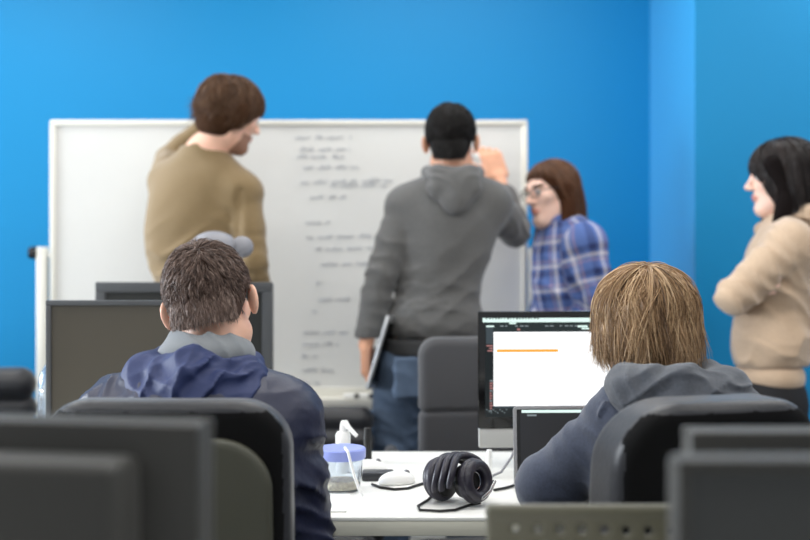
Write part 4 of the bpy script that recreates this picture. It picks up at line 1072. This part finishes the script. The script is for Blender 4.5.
cv = np.empty(len(cl_.data.vertices) * 3, np.float32); cl_.data.vertices.foreach_get('co', cv); a_.data.foreach_set('vector', (cv / .085).astype(np.float32))
S = Sdf()
for s in 'lr': add_leg(S, J, s, .008)
S.ell(J['pelvis'], (.16, .12, .13), R=torso_frame(J), k=.05); S.cut(V(0, 0, .07), V(0, 0, -1)); S.cut(J['pelvis'] + V(0, 0, .10), V(0, 0, 1))
part('jeans', S, .009, M['jeans_navy'], pld); shoes(J, pld, M['shoe_dark'], J['fw'])
# glasses
b = MB(); G = lambda x, y, z: tuple(hc + R @ V(x, y, z) - np.array(pld['_b']))
for s in (-1, 1):
    b.tube([G(s * .033 + .023 * math.cos(t), .106 - abs(s * .033 + .023 * math.cos(t)) * .15, .004 + .017 * math.sin(t)) for t in np.linspace(0, 2 * math.pi, 20, endpoint=False)], .0020, seg=6, closed=True)
    b.tube([G(s * .056, .098, .008), G(s * .078, .06, .010), G(s * .083, -.005, .010)], .0020, seg=6)
b.tube([G(-.010, .108, .006), G(.010, .108, .006)], .0020, seg=6); b.build('glasses', M['black_plastic'], pld)
S = Sdf(); S.frame(hc, R); S.ell((0, -.010, .034), (.084, .098, .088)); S.ell((0, .115, -.020), (.100, .090, .085), k=.015, op='s')
for s in (-1, 1):
    S.cap((s * .070, -.010, .0), (s * .076, -.005, -.15), .024, .020, k=.03); S.cap((s * .076, .0, -.06), (s * .080, .055, -.19), .016, .014, k=.03)
S.ell((0, -.048, -.05), (.075, .046, .09), k=.04); S.frame(); cap_me = S.mesh('scalp', .005)
def flow(q, p):
    d = q - np.array([0, .25, 1.0]); d -= q * (d * q).sum(1, keepdims=True); return d / (np.linalg.norm(d, axis=1, keepdims=True) + .05)
pt = comb(3000, lambda q: (q[:, 2] > -.1 + np.clip(q[:, 1], 0, 1) * 1.0) & (q[:, 1] < .70), flow, 12, lambda q: .19 + .07 * np.clip(q[:, 2], 0, 1), .95, (.083, .097, .088), (0, -.010, .034), lift=(.003, .012), face=lambda z: np.where(z > .055, 1.0, .030 + (z - .05) * .35), jitter=.12, seed=18, clumps=120)
hair_part(pld, cap_me, to_world(pt, hc, R), rng.uniform(.0010, .0017, len(pt)), np.clip(rng.normal(.5, .2, len(pt)), 0, 1), M['hair_chestnut'])

# ================= woman in the tan hoodie, arms crossed
Yt_ = 3.68; hc = P(781, 178, Yt_); R = head_rot(V(-1, .10, -.08), .02)
J = dict(pelvis=P(768, 398, Yt_), neck=P(787, 226, Yt_), sl=P(790, 246, Yt_ - .16), sr=P(786, 246, Yt_ + .16), el=P(734, 296, Yt_ - .17), er=P(738, 296, Yt_ + .18), wl=P(741, 299, Yt_ + .06), wr=P(746, 286, Yt_ - .06), fw=unit(V(-1, .05, 0)))
stand_legs(J, J['fw'], hip=.08)
tan = make_body('person with long black hair in a tan hoodie, arms crossed, in profile at the right', J, hc, R, 'skin_pale', {'l': (V(.1, 1, .05), V(1, 0, 0), .3), 'r': (V(.2, -.9, .1), V(1, 0, 0), .3)}, sc=.92, female=True, w=.90)
S = Sdf(); add_torso(S, J, .016, w=.95, low=False)
S.ell(P(770, 345, Yt_), (.112, .165, .13), k=.06)
for s in 'lr': add_arm(S, J, s, .017, upto=.97, k=.012)
add_folds(S, [(J['el'] + V(.06, 0, .02), .12, V(.7, .2, .7), .055, .009, 81), (P(775, 320, Yt_ - .16), .18, V(.5, .1, 1), .09, .010, 82), (J['sl'] + V(-.03, 0, -.04), .12, V(1, 0, .8), .06, .007, 83), (P(765, 350, Yt_ - .16), .14, V(.1, 0, 1), .06, .007, 84)])
S.cut(P(768, 366, Yt_), V(.03, 0, -1), .012)
part('hoodie', S, .006, M['tan_fleece'], tan)
S = Sdf(); hm = P(769, 376, Yt_); S.ell(hm, (.106, .160, .08)); S.cut(hm + V(0, 0, .040), V(0, 0, 1), .008); S.cut(hm + V(0, 0, -.042), V(0, 0, -1), .01)
part('hem_rib', S, .005, M['tan_fleece'], tan)
S = Sdf(); n = P(789, 226, Yt_)
S.cap(n + V(-.065, -.075, -.01), n + V(.03, -.085, .03), .026, .034, k=.03); S.cap(n + V(-.065, .075, -.01), n + V(.03, .085, .03), .026, .034, k=.03); S.cap(n + V(.03, -.085, .03), n + V(.10, 0, .02), .036, .042, k=.03); S.cap(n + V(.03, .085, .03), n + V(.10, 0, .02), .036, .042, k=.03)
S.ell(n + V(.10, 0, -.02), (.045, .10, .065), k=.04); S.cap(n + V(-.02, -.12, .02), n + V(.06, -.11, .01), .006, k=.012, op='s')
add_folds(S, [(n + V(.03, -.1, .02), .09, V(.3, .1, 1), .05, .006, 91)])
part('hood', S, .005, M['tan_fleece'], tan)
S = Sdf()
for s in 'lr': add_leg(S, J, s, .008)
S.ell(J['pelvis'], (.115, .155, .14), k=.05); S.cut(V(0, 0, .07), V(0, 0, -1)); S.cut(J['pelvis'] + V(0, 0, .12), V(0, 0, 1))
part('trousers', S, .008, M['black_denim'], tan); shoes(J, tan, M['shoe_dark'], J['fw'])
S = Sdf(); S.frame(hc, R); S.ell((0, -.016, .038), (.088, .110, .096)); S.ell((0, -.070, -.05), (.082, .055, .10), k=.04)
for s in (-1, 1): S.cap((s * .074, .040, .040), (s * .080, -.010, -.11), .020, .026, k=.03)
S.ell((0, .145, -.075), (.120, .085, .105), k=.012, op='s')
S.cap((.080, .02, -.09), (.10, .085, -.26), .024, .012, k=.03); S.cap((-.080, .02, -.09), (-.10, .075, -.24), .024, .012, k=.03)
S.frame(); cap_me = S.mesh('scalp', .005)
def flow(q, p):
    d = q - np.array([0, .15, 1.0]); d -= q * (d * q).sum(1, keepdims=True); return d / (np.linalg.norm(d, axis=1, keepdims=True) + .05)
pt = comb(3600, lambda q: (q[:, 2] > -.05 + np.clip(q[:, 1], 0, 1) * .30) & (q[:, 1] < .93), flow, 13, lambda q: .21 + .09 * np.clip(q[:, 2], 0, 1) - .10 * np.clip(q[:, 1] - .75, 0, 1) * 4, .95, (.087, .108, .095), (0, -.016, .038), lift=(.003, .012), face=lambda z: np.where(z > .055, 1.0, .078 + z * .50), jitter=.10, seed=22, clumps=150)
hair_part(tan, cap_me, to_world(pt, hc, R), rng.uniform(.0010, .0018, len(pt)), np.clip(rng.normal(.45, .2, len(pt)), 0, 1), M['hair_raven'])
# ------------------------------------------------------------------ camera, light
cam_d = bpy.data.cameras.new('camera'); cam = bpy.data.objects.new('camera', cam_d); COL.objects.link(cam)
cam.location = (0, 0, CAMZ); cam.rotation_euler = (math.pi / 2, 0, 0)
cam_d.lens = 50; cam_d.sensor_width = 36; cam_d.shift_y = -8 / 810.0
cam_d.dof.use_dof = True; cam_d.dof.focus_distance = 2.33; cam_d.dof.aperture_fstop = 2.0; cam_d.clip_start = .05
SC.camera = cam
w = bpy.data.worlds.new('daylight'); SC.world = w; w.use_nodes = True
bg = w.node_tree.nodes['Background']; bg.inputs['Color'].default_value = (.90, .95, 1.0, 1); bg.inputs['Strength'].default_value = .70
def area(name, loc, rot, sx, sy, power, col=(1, 1, 1)):
    d = bpy.data.lights.new(name, 'AREA'); d.shape = 'RECTANGLE'; d.size = sx; d.size_y = sy; d.energy = power; d.color = col
    o = bpy.data.objects.new(name, d); COL.objects.link(o); o.location = loc; o.rotation_euler = rot; return o
for x in (-1.9, .1, 2.1):
    for y in (.6, 2.3, 3.9):
        area('ceiling_panel', (x, y, ZT - .02), (0, 0, 0), 1.2, .6, 16, (1, .97, .92))
area('window_daylight', (-8.0, 3.7, 2.0), (0, -math.pi / 2, 0), 2.6, 5.0, 1150, (.86, .93, 1))
vs = SC.view_settings
vs.view_transform = 'Standard'; vs.look = 'None'; vs.gamma = 1.0; vs.use_curve_mapping = False; vs.exposure = 0.20
SC.render.film_transparent = False
for o in SC.objects:
    if '_b' in o.keys(): del o['_b']
